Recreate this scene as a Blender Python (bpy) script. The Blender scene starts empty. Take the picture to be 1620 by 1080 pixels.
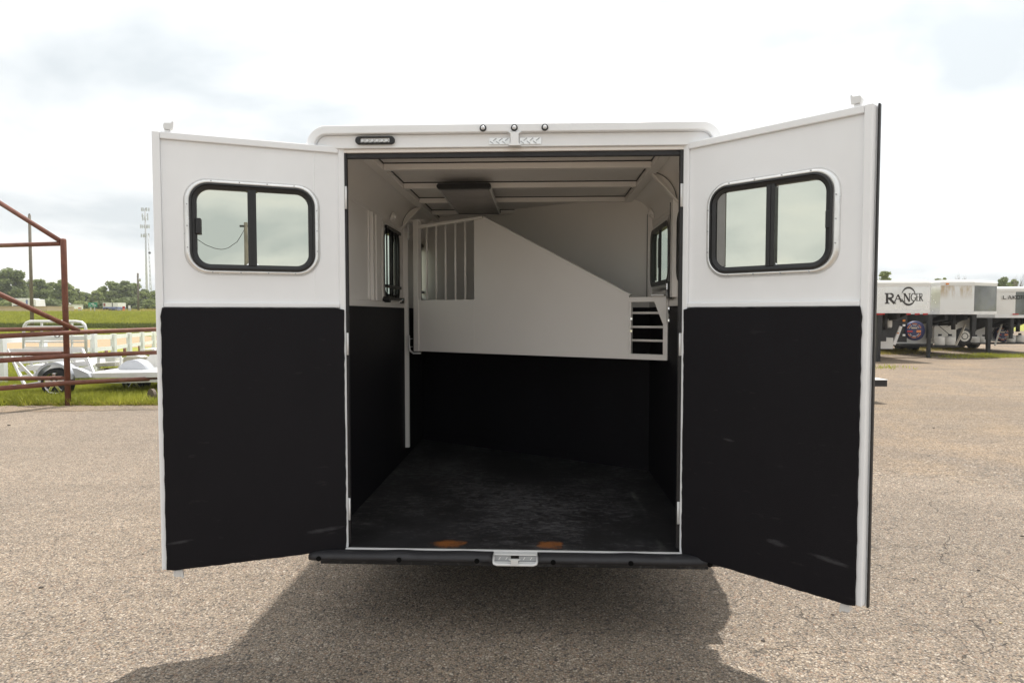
import bpy, math, random
import numpy as np
from math import sin, cos, tan, atan2, pi, radians, sqrt
from mathutils import Vector, Matrix
rnd = random.Random(7)
sc = bpy.context.scene
C = sc.collection

# ---------------------------------------------------------------- camera
F_PX = 1031.67                     # focal length in photograph pixels (1620 wide)
CAM = Vector((0.1309, -3.2037, 1.6024))
RV = Vector((0.99916, 0.04092, -0.00042))
UV = Vector((-0.00136, 0.04336, 0.99906))
FW = Vector((-0.0409, 0.99822, -0.04338))
cd = bpy.data.cameras.new('camera'); cam = bpy.data.objects.new('camera', cd); C.objects.link(cam)
cd.sensor_width = 36.0; cd.lens = F_PX / 1620 * 36.0; cd.clip_start = 0.05; cd.clip_end = 6000
M = Matrix((RV, UV, -FW)).transposed().to_4x4(); M.translation = CAM
cam.matrix_world = M
sc.camera = cam

# ---------------------------------------------------------------- sun, sky, exposure
SUNV = Vector((0.14, 0.32, 1.0)).normalized()          # towards the sun
sd = bpy.data.lights.new('sun', 'SUN'); sun = bpy.data.objects.new('sun', sd); C.objects.link(sun)
sd.energy = 3.55; sd.angle = radians(1.3); sd.color = (1.0, 0.955, 0.89)
sun.rotation_euler = SUNV.to_track_quat('Z', 'Y').to_euler(); sun.location = (0, 0, 30)
world = bpy.data.worlds.new('World'); sc.world = world; world.use_nodes = True
wt = world.node_tree; wt.nodes.clear()
def N(t, kind, **kw):
    n = t.nodes.new(kind)
    for k, v in kw.items(): setattr(n, k, v)
    return n
wo = N(wt, 'ShaderNodeOutputWorld'); bg = N(wt, 'ShaderNodeBackground'); bg.inputs['Strength'].default_value = 0.1
wt.links.new(bg.outputs[0], wo.inputs[0])
sky = N(wt, 'ShaderNodeTexSky', sky_type='NISHITA', sun_disc=False)
sky.sun_elevation = math.asin(SUNV.z); sky.sun_rotation = atan2(SUNV.x, SUNV.y); sky.air_density = 1.2; sky.dust_density = 3.0
tc = N(wt, 'ShaderNodeTexCoord')
sep = N(wt, 'ShaderNodeSeparateXYZ'); wt.links.new(tc.outputs['Generated'], sep.inputs[0])
def wmath(op, a, b=None, c=None):
    n = N(wt, 'ShaderNodeMath', operation=op)
    for i, v in enumerate((a, b, c)):
        if v is None: continue
        if isinstance(v, (int, float)): n.inputs[i].default_value = v
        else: wt.links.new(v, n.inputs[i])
    return n.outputs[0]
den = wmath('ADD', wmath('MAXIMUM', sep.outputs[2], 0.0), 0.26)       # cloud deck seen in perspective
cmb = N(wt, 'ShaderNodeCombineXYZ')
wt.links.new(wmath('DIVIDE', sep.outputs[0], den), cmb.inputs[0]); wt.links.new(wmath('DIVIDE', sep.outputs[1], den), cmb.inputs[1])
cmb.inputs[2].default_value = 20.2
nz = N(wt, 'ShaderNodeTexNoise'); nz.inputs['Scale'].default_value = 1.25; nz.inputs['Detail'].default_value = 6; nz.inputs['Roughness'].default_value = 0.52; nz.inputs['Distortion'].default_value = 0.25
wt.links.new(cmb.outputs[0], nz.inputs['Vector'])
rc = N(wt, 'ShaderNodeValToRGB'); wt.links.new(nz.outputs[0], rc.inputs[0])
e = rc.color_ramp.elements
e[0].position = 0.37; e[0].color = (0.635, 0.68, 0.705, 1); e[1].position = 0.60; e[1].color = (1.0, 0.985, 0.95, 1)
k = rc.color_ramp.elements.new(0.49); k.color = (0.85, 0.872, 0.88, 1)
dot = N(wt, 'ShaderNodeVectorMath', operation='DOT_PRODUCT'); wt.links.new(tc.outputs['Generated'], dot.inputs[0]); dot.inputs[1].default_value = SUNV
glow = wmath('POWER', wmath('MAXIMUM', dot.outputs['Value'], 0.0), 2.2)   # thin cloud scatters brightest round the sun
lum = wmath('MULTIPLY_ADD', glow, 4.6, 8.2)
vm = N(wt, 'ShaderNodeVectorMath', operation='SCALE'); wt.links.new(rc.outputs[0], vm.inputs[0]); wt.links.new(lum, vm.inputs['Scale'])
mx = N(wt, 'ShaderNodeMix', data_type='RGBA'); mx.inputs[0].default_value = 0.94
wt.links.new(sky.outputs[0], mx.inputs[6]); wt.links.new(vm.outputs[0], mx.inputs[7]); wt.links.new(mx.outputs[2], bg.inputs['Color'])
vs = sc.view_settings; vs.view_transform = 'Standard'; vs.look = 'None'; vs.exposure = 0.53; vs.gamma = 1.0; vs.use_curve_mapping = False

# ---------------------------------------------------------------- helpers
HF = Vector((FW.x, FW.y, 0)).normalized(); HR = Vector((HF.y, -HF.x, 0))
def Q(px, row, v):
    """world point seen at photograph pixel (px,row) on the upright plane v metres ahead of the camera"""
    d = (px - 810) / F_PX * RV - (row - 540) / F_PX * UV + FW
    return CAM + d * (v / d.dot(HF))
def FRM(x, v, z): return Vector((CAM.x, CAM.y, 0)) + HR * x + HF * v + Vector((0, 0, z))
def XP(px, v): return (Q(px, 495, v) - CAM).dot(HR)
def ZP(row, v): return Q(810, row, v).z
def G(px, row, z=0.0):
    d = (px - 810) / F_PX * RV - (row - 540) / F_PX * UV + FW
    return CAM + d * ((z - CAM.z) / d.z)
def W(x, y, z): return Vector((x, y, z))

class MB:
    def __init__(s, xf=W): s.v = []; s.f = []; s.xf = xf; s.sm = []
    def pt(s, *p): s.v.append(Vector(s.xf(*p))); return len(s.v) - 1
    def raw(s, p): s.v.append(Vector(p)); return len(s.v) - 1
    def face(s, idx, smooth=False): s.f.append(tuple(idx)); s.sm.append(smooth)
    def box(s, x0, x1, y0, y1, z0, z1):
        i = [s.pt(x, y, z) for z in (z0, z1) for y in (y0, y1) for x in (x0, x1)]
        for q in ((0,2,3,1),(4,5,7,6),(0,1,5,4),(2,6,7,3),(0,4,6,2),(1,3,7,5)): s.face([i[k] for k in q])
        return s
    def obox(s, c, ax, ay, az):
        c = Vector(c); i = [s.raw(c + sx*Vector(ax) + sy*Vector(ay) + sz*Vector(az)) for sz in (-1,1) for sy in (-1,1) for sx in (-1,1)]
        for q in ((0,2,3,1),(4,5,7,6),(0,1,5,4),(2,6,7,3),(0,4,6,2),(1,3,7,5)): s.face([i[k] for k in q])
        return s
    def bar(s, a, b, w, h, up=(0,0,1)):
        a = Vector(a); b = Vector(b); d = (b - a); L = d.length; d /= L
        sd_ = d.cross(Vector(up));
        if sd_.length < 1e-4: sd_ = d.cross(Vector((1,0,0)))
        sd_.normalize(); u_ = sd_.cross(d)
        return s.obox((a + b)/2, d*L/2, sd_*w/2, u_*h/2)
    def tube(s, pts, r, n=10, cap=True, smooth=True):
        pts = [Vector(p) for p in pts]; rs = r if isinstance(r, (list, tuple)) else [r]*len(pts)
        rings = []; prev = None
        for i, p in enumerate(pts):
            d = (pts[min(i+1, len(pts)-1)] - pts[max(i-1, 0)]).normalized()
            if prev is None: a = d.cross(Vector((0,0,1)) if abs(d.z) < .9 else Vector((1,0,0))).normalized()
            else: a = (prev - d*prev.dot(d)).normalized()
            prev = a; b = d.cross(a)
            rings.append([s.raw(p + (a*cos(2*pi*k/n) + b*sin(2*pi*k/n))*rs[i]) for k in range(n)])
        for A, B in zip(rings, rings[1:]):
            for k in range(n): s.face((A[k], A[(k+1)%n], B[(k+1)%n], B[k]), smooth)
        if cap: s.face(rings[0][::-1]); s.face(rings[-1])
        return s
    def loop_prism(s, loop, t0, t1, plane='xz'):
        """closed loop of (a,b) extruded along the third axis"""
        m = {'xz': lambda a,b,t: s.pt(a,t,b), 'xy': lambda a,b,t: s.pt(a,b,t), 'yz': lambda a,b,t: s.pt(t,a,b)}[plane]
        A = [m(a,b,t0) for a,b in loop]; B = [m(a,b,t1) for a,b in loop]; n = len(loop)
        s.face(A); s.face(B[::-1])
        for k in range(n): s.face((A[k], B[k], B[(k+1)%n], A[(k+1)%n]))
        return s
    def ring(s, lo, li, t0o, t0i, t1, smooth=False):
        """ring between outer and inner loops in (x,z); front heights t0o/t0i, back t1"""
        n = len(lo)
        A = [s.pt(a,t0o,b) for a,b in lo]; B = [s.pt(a,t0i,b) for a,b in li]
        D = [s.pt(a,t1,b) for a,b in lo]; E_ = [s.pt(a,t1,b) for a,b in li]
        for k in range(n):
            j = (k+1) % n
            s.face((A[k],A[j],B[j],B[k]), smooth); s.face((D[k],E_[k],E_[j],D[j])); s.face((A[k],D[k],D[j],A[j])); s.face((B[k],B[j],E_[j],E_[k]))
        return s
    def sheet(s, us, vs_, holes, t0, t1, m):
        """flat panel in (u,v) with rectangular holes, thickness t0..t1; m(u,v,t)->world"""
        us = sorted(set(us) | {h[0] for h in holes} | {h[1] for h in holes}); vs_ = sorted(set(vs_) | {h[2] for h in holes} | {h[3] for h in holes})
        def solid(i, j):
            if not (0 <= i < len(us)-1 and 0 <= j < len(vs_)-1): return False
            cu = (us[i]+us[i+1])/2; cv = (vs_[j]+vs_[j+1])/2
            return not any(h[0] < cu < h[1] and h[2] < cv < h[3] for h in holes)
        P = lambda u, v, t: s.raw(m(u, v, t))
        for i in range(len(us)-1):
            for j in range(len(vs_)-1):
                if not solid(i, j): continue
                u0,u1,v0,v1 = us[i],us[i+1],vs_[j],vs_[j+1]
                a = [P(u0,v0,t0),P(u1,v0,t0),P(u1,v1,t0),P(u0,v1,t0)]; b = [P(u0,v0,t1),P(u1,v0,t1),P(u1,v1,t1),P(u0,v1,t1)]
                s.face(a[::-1]); s.face(b)
                for (di,dj,k) in ((0,-1,0),(1,0,1),(0,1,2),(-1,0,3)):
                    if not solid(i+di, j+dj): q = (k+1) % 4; s.face((a[k],a[q],b[q],b[k]))
        return s

def tag(o, label=None, cat=None, group=None, kind=None):
    if label: o['label'] = label
    if cat: o['category'] = cat
    if group: o['group'] = group
    if kind: o['kind'] = kind
    return o
def empty(name, loc, label, cat, group=None):
    o = bpy.data.objects.new(name, None); C.objects.link(o); o.location = loc; o.empty_display_size = .2
    return tag(o, label, cat, group)
def wloc(o):
    v = Vector(o.location)
    return v if o.parent is None else v + wloc(o.parent)
def obj(name, mb, mat, parent=None, bev=0.0, seg=2, kind=None, origin=None):
    me = bpy.data.meshes.new(name)
    vs_ = mb.v
    if parent is not None: org = wloc(parent)
    elif origin is not None: org = Vector(origin)
    else:
        xs = [v.x for v in vs_]; ys = [v.y for v in vs_]; zs = [v.z for v in vs_]
        org = Vector(((min(xs)+max(xs))/2, (min(ys)+max(ys))/2, min(zs)))
    me.from_pydata([v - org for v in vs_], [], mb.f)
    me.polygons.foreach_set('use_smooth', mb.sm); me.validate(); me.update()
    import bmesh
    if len(mb.f) < 20000:
        bm = bmesh.new(); bm.from_mesh(me); bmesh.ops.recalc_face_normals(bm, faces=bm.faces); bm.to_mesh(me); bm.free()
    o = bpy.data.objects.new(name, me); C.objects.link(o)
    if parent is not None: o.parent = parent
    else: o.location = org
    for m_ in (mat if isinstance(mat, (list, tuple)) else [mat]): me.materials.append(m_)
    if bev:
        b = o.modifiers.new('bevel', 'BEVEL'); b.width = bev; b.segments = seg; b.limit_method = 'ANGLE'; b.angle_limit = radians(40)
        b.harden_normals = False
    if kind: o['kind'] = kind
    return o
def rrect(x0, x1, z0, z1, r, n=7):
    out = []
    for cx, cz, a0 in ((x1-r, z1-r, 0), (x0+r, z1-r, 90), (x0+r, z0+r, 180), (x1-r, z0+r, 270)):
        for k in range(n+1):
            a = radians(a0 + 90*k/n); out.append((cx + r*cos(a), cz + r*sin(a)))
    return out
def disc(mb, c, nrm, r, th, n=14, r2=None):
    c = Vector(c); nrm = Vector(nrm).normalized()
    return mb.tube([c, c + nrm*th], [r, r if r2 is None else r2], n, True, False)

# ---------------------------------------------------------------- materials
def newmat(name):
    m = bpy.data.materials.new(name); m.use_nodes = True; t = m.node_tree; b = t.nodes['Principled BSDF']; return m, t, b
def pos(t):
    g = N(t, 'ShaderNodeNewGeometry'); return g.outputs['Position']
def noise(t, scale, detail=4, rough=.55, vec=None, dist=0.0, stretch=None):
    n = N(t, 'ShaderNodeTexNoise'); n.inputs['Scale'].default_value = scale; n.inputs['Detail'].default_value = detail; n.inputs['Roughness'].default_value = rough; n.inputs['Distortion'].default_value = dist
    v = vec or pos(t)
    if stretch:
        mp = N(t, 'ShaderNodeMapping'); mp.inputs['Scale'].default_value = stretch; t.links.new(v, mp.inputs[0]); v = mp.outputs[0]
    t.links.new(v, n.inputs['Vector']); return n.outputs[0]
def ramp(t, fac, stops, const=False):
    r = N(t, 'ShaderNodeValToRGB'); t.links.new(fac, r.inputs[0]); cr = r.color_ramp
    if const: cr.interpolation = 'CONSTANT'
    while len(cr.elements) < len(stops): cr.elements.new(0.5)
    for el, (p, c) in zip(cr.elements, stops): el.position = p; el.color = (*c, 1) if len(c) == 3 else c
    return r.outputs[0]
def mixc(t, fac, a, b, mode='MIX'):
    m = N(t, 'ShaderNodeMix', data_type='RGBA', blend_type=mode)
    for i, v in ((0, fac), (6, a), (7, b)):
        if isinstance(v, (int, float)): m.inputs[i].default_value = v
        elif isinstance(v, tuple): m.inputs[i].default_value = (*v, 1)
        else: t.links.new(v, m.inputs[i])
    return m.outputs[2]
def mth(t, op, a, b=0.0, c=0.0):
    n = N(t, 'ShaderNodeMath', operation=op)
    for i, v in enumerate((a, b, c)):
        if isinstance(v, (int, float)): n.inputs[i].default_value = v
        else: t.links.new(v, n.inputs[i])
    return n.outputs[0]
def bump(t, b, h, strength=.3, dist=.01):
    n = N(t, 'ShaderNodeBump'); n.inputs['Strength'].default_value = strength; n.inputs['Distance'].default_value = dist
    t.links.new(h, n.inputs['Height']); t.links.new(n.outputs[0], b.inputs['Normal'])
def plain(name, col, rough=.5, metal=0.0, var=.12, vs_=6.0, bs=0.0, bscale=60, spec=.5):
    m, t, b = newmat(name)
    lo = tuple(c*(1-var) for c in col); hi = tuple(min(1, c*(1+var)) for c in col)
    t.links.new(ramp(t, noise(t, vs_, 5, .6), [(.3, lo), (.7, hi)]), b.inputs['Base Color'])
    rr = ramp(t, noise(t, vs_*2.3, 3), [(.3, (max(0, rough-.07),)*3), (.7, (min(1, rough+.07),)*3)])
    t.links.new(rr, b.inputs['Roughness']); b.inputs['Metallic'].default_value = metal; b.inputs['Specular IOR Level'].default_value = spec
    if bs: bump(t, b, noise(t, bscale, 3), bs, .004)
    return m
PAINT = plain('white_paint', (.84, .85, .865), .38, 0, .03, 3, .04, 9)
PAINT_IN = plain('pale_grey_interior_panel', (.88, .85, .82), .36, 0, .02, 2.5)
ALUM = plain('brushed_aluminium', (.80, .80, .79), .34, .85, .08, 14, .05, 120)
ALUM_W = plain('satin_white_aluminium', (.72, .72, .715), .38, .15, .07, 5)
CEIL = plain('ceiling_aluminium', (.80, .78, .76), .42, 0, .01, 1.5)
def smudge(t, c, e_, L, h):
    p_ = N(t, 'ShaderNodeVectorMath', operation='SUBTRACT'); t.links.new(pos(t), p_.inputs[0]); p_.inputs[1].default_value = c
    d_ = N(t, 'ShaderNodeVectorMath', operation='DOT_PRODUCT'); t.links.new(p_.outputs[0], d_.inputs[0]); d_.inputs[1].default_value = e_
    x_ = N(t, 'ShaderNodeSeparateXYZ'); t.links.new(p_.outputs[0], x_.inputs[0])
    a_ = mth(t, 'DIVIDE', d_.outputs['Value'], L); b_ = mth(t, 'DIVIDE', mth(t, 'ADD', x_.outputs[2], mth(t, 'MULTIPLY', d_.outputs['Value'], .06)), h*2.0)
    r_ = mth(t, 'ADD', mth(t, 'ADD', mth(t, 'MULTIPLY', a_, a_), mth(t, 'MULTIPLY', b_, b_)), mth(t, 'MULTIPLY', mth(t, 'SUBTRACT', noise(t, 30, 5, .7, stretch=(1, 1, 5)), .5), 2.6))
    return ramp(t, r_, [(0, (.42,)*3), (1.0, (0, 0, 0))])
LINING, t, b = newmat('black_spray_lining')
n1 = noise(t, 2.2, 6, .62, stretch=(1, 1, .5)); n2 = noise(t, 9, 6, .7, stretch=(1, 1, 4.5))
scuff = mth(t, 'MULTIPLY', mth(t, 'GREATER_THAN', n2, .655), .35)
t.links.new(mixc(t, scuff, ramp(t, n1, [(.3, (.0056, .0050, .0068)), (.75, (.0086, .0077, .0102))]), (.03, .028, .03)), b.inputs['Base Color'])
base = b.inputs['Base Color'].links[0].from_socket
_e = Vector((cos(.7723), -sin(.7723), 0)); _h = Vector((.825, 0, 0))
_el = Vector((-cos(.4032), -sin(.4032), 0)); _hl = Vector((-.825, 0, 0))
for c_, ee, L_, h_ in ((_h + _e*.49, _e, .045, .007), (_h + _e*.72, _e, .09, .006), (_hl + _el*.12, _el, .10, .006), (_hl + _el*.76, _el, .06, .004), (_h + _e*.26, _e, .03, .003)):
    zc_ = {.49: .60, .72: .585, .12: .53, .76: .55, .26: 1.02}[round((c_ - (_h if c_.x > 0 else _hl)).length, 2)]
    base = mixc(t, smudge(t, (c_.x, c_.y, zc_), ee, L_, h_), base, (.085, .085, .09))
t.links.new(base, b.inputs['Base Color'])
b.inputs['Roughness'].default_value = .6; b.inputs['Specular IOR Level'].default_value = .17; bump(t, b, noise(t, 240, 2), .25, .003)
RUBBER = plain('black_rubber', (.018, .0175, .0205), .55, 0, .2, 8, .06, 80)
RUBBER2 = plain('black_gasket', (.012, .011, .012), .5, 0, .15, 20)
BLACKF = plain('black_window_frame', (.012, .012, .013), .4, 0, .2, 20)
DARKSTEEL = plain('dark_steel', (.03, .029, .03), .5, .3, .3, 9)
CLEAR = plain('clear_lens', (.75, .76, .78), .12, 0, .05, 30)
CHROME = plain('chrome', (.85, .85, .86), .12, 1, .03, 10)
# floor mat with scuffs and rust stains near the sill
FLOORM, t, b = newmat('black_floor_mat')
p_ = pos(t)
n1 = noise(t, 3.2, 7, .68); n2 = noise(t, 14, 8, .75, stretch=(1, 2.2, 1), dist=1.2); n3 = noise(t, 1.6, 3)
sc1 = ramp(t, mth(t, 'MULTIPLY', n2, mth(t, 'ADD', n3, .5)), [(.50, (0, 0, 0)), (.66, (.8, .8, .8))])
base = mixc(t, sc1, ramp(t, n1, [(.35, (.005, .0048, .0060)), (.72, (.021, .0204, .0232))]), (.105, .103, .107))
sx = N(t, 'ShaderNodeSeparateXYZ'); t.links.new(p_, sx.inputs[0]); nn = noise(t, 22, 4)
for cx, w in ((-.331, .095), (.186, .07)):
    dx = mth(t, 'DIVIDE', mth(t, 'SUBTRACT', sx.outputs[0], cx), w); dy = mth(t, 'DIVIDE', mth(t, 'SUBTRACT', sx.outputs[1], .085), .062)
    r2 = mth(t, 'ADD', mth(t, 'MULTIPLY', dx, dx), mth(t, 'MULTIPLY', dy, dy))
    mk = ramp(t, mth(t, 'ADD', r2, mth(t, 'MULTIPLY', mth(t, 'SUBTRACT', nn, .5), 2.2)), [(.25, (.8, .8, .8)), (1.05, (0, 0, 0))])
    base = mixc(t, mk, base, (.26, .085, .012))
t.links.new(base, b.inputs['Base Color']); b.inputs['Roughness'].default_value = .6; bump(t, b, n2, .25, .006)
# window glass: coated, tinted
def glass(name, refl, tint, trans):
    m, t, b = newmat(name); t.nodes.remove(b); out = t.nodes['Material Output']
    g = N(t, 'ShaderNodeBsdfGlossy'); g.inputs['Roughness'].default_value = .004; g.inputs['Color'].default_value = (*tint, 1)
    tr = N(t, 'ShaderNodeBsdfTransparent'); tr.inputs['Color'].default_value = (*trans, 1)
    mx_ = N(t, 'ShaderNodeMixShader'); mx_.inputs[0].default_value = refl
    nb = N(t, 'ShaderNodeBump'); nb.inputs['Strength'].default_value = .012; nb.inputs['Distance'].default_value = .01
    t.links.new(noise(t, 4, 1), nb.inputs['Height']); t.links.new(nb.outputs[0], g.inputs['Normal'])
    t.links.new(tr.outputs[0], mx_.inputs[1]); t.links.new(g.outputs[0], mx_.inputs[2]); t.links.new(mx_.outputs[0], out.inputs[0]); return m
GLASS = glass('tinted_glass', .66, (.97, .985, .86), (.22, .24, .20))
GLASS_IN = glass('side_window_glass', .25, (.8, .85, .8), (.42, .47, .41))

GLASS_BAR = glass('dark_window_glass', .12, (.7, .75, .7), (.55, .6, .52))

def chips(name, stops, scale, tone_lo, tone_hi, crack=False, bstr=.6, big=.35, stops2=None):
    m, t, b = newmat(name); p_ = pos(t)
    def vor(scale_, feat='F1'):
        v = N(t, 'ShaderNodeTexVoronoi', feature=feat); v.inputs['Scale'].default_value = scale_; t.links.new(p_, v.inputs['Vector']); return v
    v1 = vor(scale); v2 = vor(scale*.42)
    def chan(v):
        s_ = N(t, 'ShaderNodeSeparateColor'); t.links.new(v.outputs['Color'], s_.inputs[0]); return s_.outputs
    c1 = chan(v1); c2 = chan(v2)
    col = ramp(t, c1[0], stops); col2 = ramp(t, c2[0], stops)
    if stops2:     # worn transition from chip seal to loose gravel
        sp_ = N(t, 'ShaderNodeSeparateXYZ'); t.links.new(p_, sp_.inputs[0])
        blend = ramp(t, mth(t, 'ADD', mth(t, 'MULTIPLY', sp_.outputs[1], .13), mth(t, 'MULTIPLY', noise(t, .9, 6, .65), .9)), [(.88, (0, 0, 0)), (1.18 if False else 1.0, (1, 1, 1))])
        pat = ramp(t, noise(t, 1.1, 6, .7), [(.40, (.35,)*3), (.62, (1, 1, 1))])
        blend = mth(t, 'MULTIPLY', blend, pat)
        col = mixc(t, blend, col, ramp(t, c1[0], stops2)); col2 = mixc(t, blend, col2, ramp(t, c2[0], stops2))
    bigm = mth(t, 'MULTIPLY', mth(t, 'GREATER_THAN', c2[1], 1-big), mth(t, 'LESS_THAN', v2.outputs['Distance'], .42))
    col = mixc(t, bigm, col, col2)
    col = mixc(t, .10, col, (.265, .232, .195))
    edge = ramp(t, v1.outputs['Distance'], [(.30, (1, 1, 1)), (.75, (.52, .49, .46))])
    col = mixc(t, 1.0, col, edge, 'MULTIPLY')
    tone = ramp(t, noise(t, .55, 6, .62), [(.3, tone_lo), (.7, tone_hi)])
    col = mixc(t, 1.0, col, tone, 'MULTIPLY')
    col = mixc(t, 1.0, col, ramp(t, noise(t, .16, 5, .6, dist=.6), [(.32, (.84, .845, .85)), (.52, (.96, .955, .95)), (.70, (1.06, 1.05, 1.03))]), 'MULTIPLY')
    col = mixc(t, 1.0, col, ramp(t, noise(t, .8, 5, .65, stretch=(.25, 2.2, 1)), [(.35, (.92,)*3), (.65, (1.05,)*3)]), 'MULTIPLY')
    tone2 = ramp(t, noise(t, 9, 5, .7), [(.3, (.84,)*3), (.7, (1.12,)*3)])
    col = mixc(t, 1.0, col, tone2, 'MULTIPLY')
    h = mth(t, 'MULTIPLY', v1.outputs['Distance'], -1.0)
    if crack:
        nd = N(t, 'ShaderNodeTexNoise'); nd.inputs['Scale'].default_value = 3.5; nd.inputs['Detail'].default_value = 5; t.links.new(p_, nd.inputs['Vector'])
        ad = N(t, 'ShaderNodeVectorMath', operation='MULTIPLY_ADD'); t.links.new(nd.outputs['Color'], ad.inputs[0]); ad.inputs[1].default_value = (.32,)*3; t.links.new(p_, ad.inputs[2])
        vc = N(t, 'ShaderNodeTexVoronoi', feature='DISTANCE_TO_EDGE'); vc.inputs['Scale'].default_value = 1.5; t.links.new(ad.outputs[0], vc.inputs['Vector'])
        s_ = N(t, 'ShaderNodeSeparateXYZ'); t.links.new(p_, s_.inputs[0])
        side = ramp(t, mth(t, 'MULTIPLY_ADD', s_.outputs[0], .25, .1), [(.3, (0, 0, 0)), (.45, (1, 1, 1))])
        mk = mth(t, 'MULTIPLY', mth(t, 'LESS_THAN', vc.outputs[0], .0042), mth(t, 'GREATER_THAN', noise(t, 1.3, 3), .46))
        mk = mth(t, 'MULTIPLY', mk, side)
        col = mixc(t, mth(t, 'MULTIPLY', mk, .75), col, (.03, .026, .022)); h = mth(t, 'SUBTRACT', h, mth(t, 'MULTIPLY', mk, 2.0))
    t.links.new(col, b.inputs['Base Color']); b.inputs['Roughness'].default_value = .85; b.inputs['Specular IOR Level'].default_value = .25
    bump(t, b, h, bstr, .006); return m
ASPH_ST = [(0, (.08, .075, .072)), (.17, (.18, .16, .14)), (.33, (.31, .26, .20)), (.48, (.21, .195, .18)), (.60, (.385, .325, .25)), (.72, (.28, .24, .205)), (.80, (.34, .285, .23)), (.87, (.27, .185, .135)), (.93, (.46, .41, .345)), (1, (.50, .46, .40))]
ASPHALT = chips('chip_seal_pavement', ASPH_ST, 112, (.93, .91, .90), (1.14, 1.10, 1.06), True)
GRAV_ST = [(0, (.15, .125, .10)), (.3, (.31, .245, .175)), (.6, (.40, .305, .21)), (.85, (.30, .265, .225)), (1, (.50, .42, .33))]
GRAVEL = chips('tan_gravel', ASPH_ST, 70, (.84, .82, .82), (1.08, 1.03, .96), False, .7, .35, GRAV_ST)
SAND = plain('arena_sand', (.37, .255, .15), .9, 0, .12, 1.2, .2, 20)
def grassmat(name, a_, b_, c_, sc_=1.5):
    m, t, b = newmat(name); n = noise(t, sc_, 7, .7); n2 = noise(t, sc_*9, 4, .7)
    col = mixc(t, .5, ramp(t, n, [(.25, a_), (.5, b_), (.75, c_)]), ramp(t, n2, [(.3, a_), (.7, c_)]))
    t.links.new(col, b.inputs['Base Color']); b.inputs['Roughness'].default_value = .8; b.inputs['Specular IOR Level'].default_value = .2
    bump(t, b, n2, .5, .05); return m
GRASS_G = grassmat('grass_ground', (.10, .115, .015), (.17, .19, .022), (.26, .25, .04))
FIELD = grassmat('field_ground', (.18, .195, .03), (.27, .28, .045), (.35, .33, .07), .25)
def leafmat(name, a_, b_, sc_=.8, trans=.42):
    m, t, b = newmat(name); out = t.nodes['Material Output']
    col = ramp(t, noise(t, sc_, 4, .7), [(.28, a_), (.72, b_)])
    t.links.new(col, b.inputs['Base Color']); b.inputs['Roughness'].default_value = .6; b.inputs['Specular IOR Level'].default_value = .3
    tl = N(t, 'ShaderNodeBsdfTranslucent'); t.links.new(col, tl.inputs['Color'])
    mx_ = N(t, 'ShaderNodeMixShader'); mx_.inputs[0].default_value = trans
    t.links.new(b.outputs[0], mx_.inputs[1]); t.links.new(tl.outputs[0], mx_.inputs[2]); t.links.new(mx_.outputs[0], out.inputs[0]); return m
BLADE = leafmat('grass_blades', (.22, .25, .03), (.43, .43, .065), .9)
BLADE_K = leafmat('shade_tinted_blades', (.07, .09, .02), (.15, .17, .03), 2.0)  # darker blade colour stands in for the shade line under the bank edge
BLADE_D = leafmat('dry_grass_blades', (.25, .22, .04), (.46, .38, .12), 2.0)
LEAF = [leafmat('leaves_mid_green', (.17, .205, .075), (.30, .355, .13), .5), leafmat('leaves_dark_green', (.13, .16, .075), (.24, .28, .12), .5), leafmat('leaves_pale_green', (.20, .24, .09), (.35, .39, .15), .5)]
BARK = plain('bark', (.10, .08, .06), .9, 0, .3, 4)
RUST, t, b = newmat('rusty_red_pipe')
t.links.new(ramp(t, noise(t, 7, 7, .7), [(.25, (.085, .030, .018)), (.5, (.15, .05, .028)), (.78, (.22, .085, .05))]), b.inputs['Base Color']); b.inputs['Roughness'].default_value = .62
bump(t, b, noise(t, 60, 4), .2, .004)
WHITEWOOD = plain('white_fence_paint', (.80, .81, .82), .55, 0, .06, 3, .1, 20)
GREYF = plain('grey_fender', (.50, .52, .56), .4, .1, .05, 4)
TYRE = plain('tyre_rubber', (.018, .018, .019), .7, 0, .25, 10)
WOODPOLE = plain('weathered_pole_wood', (.13, .115, .095), .85, 0, .3, 2, .2, 14)
GALV = plain('galvanised_steel', (.45, .46, .47), .5, .6, .1, 2)
BLACKSTEEL = plain('black_steel_paint', (.02, .02, .021), .5, .1, .3, 6)  # black paint of the legs, neck frames and shelves
RED = plain('red_lens', (.45, .02, .02), .25); AMBER = plain('amber_lens', (.65, .2, .02), .25)
NAVY = plain('navy_vinyl', (.03, .035, .10), .5, 0, .15, 6); ORANGE = plain('orange_print', (.65, .22, .07), .5); LETTER = plain('black_lettering', (.03, .026, .024), .5, 0, .4, 5)
TANK = plain('white_tank', (.62, .60, .56), .45, 0, .12, 5)
PANEL_W = plain('white_trailer_skin', (.70, .69, .66), .35, .1, .06, 1.2)
PANEL_P = plain('polished_aluminium_skin', (.74, .73, .71), .24, .6, .12, .8)
PANEL_D = plain('dark_polished_skin', (.16, .165, .16), .15, .8, .35, 1.0)
PANEL_S, t, b = newmat('stained_white_skin')
s_ = N(t, 'ShaderNodeSeparateXYZ'); t.links.new(pos(t), s_.inputs[0])
st = mth(t, 'MULTIPLY', ramp(t, noise(t, 2.2, 6, .65, stretch=(3, 3, .5)), [(.40, (0, 0, 0)), (.58, (1, 1, 1))]), ramp(t, mth(t, 'SUBTRACT', s_.outputs[2], 1.9), [(.15, (0, 0, 0)), (.5, (1, 1, 1))]))
t.links.new(mixc(t, mth(t, 'MULTIPLY', st, .8), (.72, .71, .70), (.40, .28, .13)), b.inputs['Base Color']); b.inputs['Roughness'].default_value = .24; b.inputs['Metallic'].default_value = .5
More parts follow.
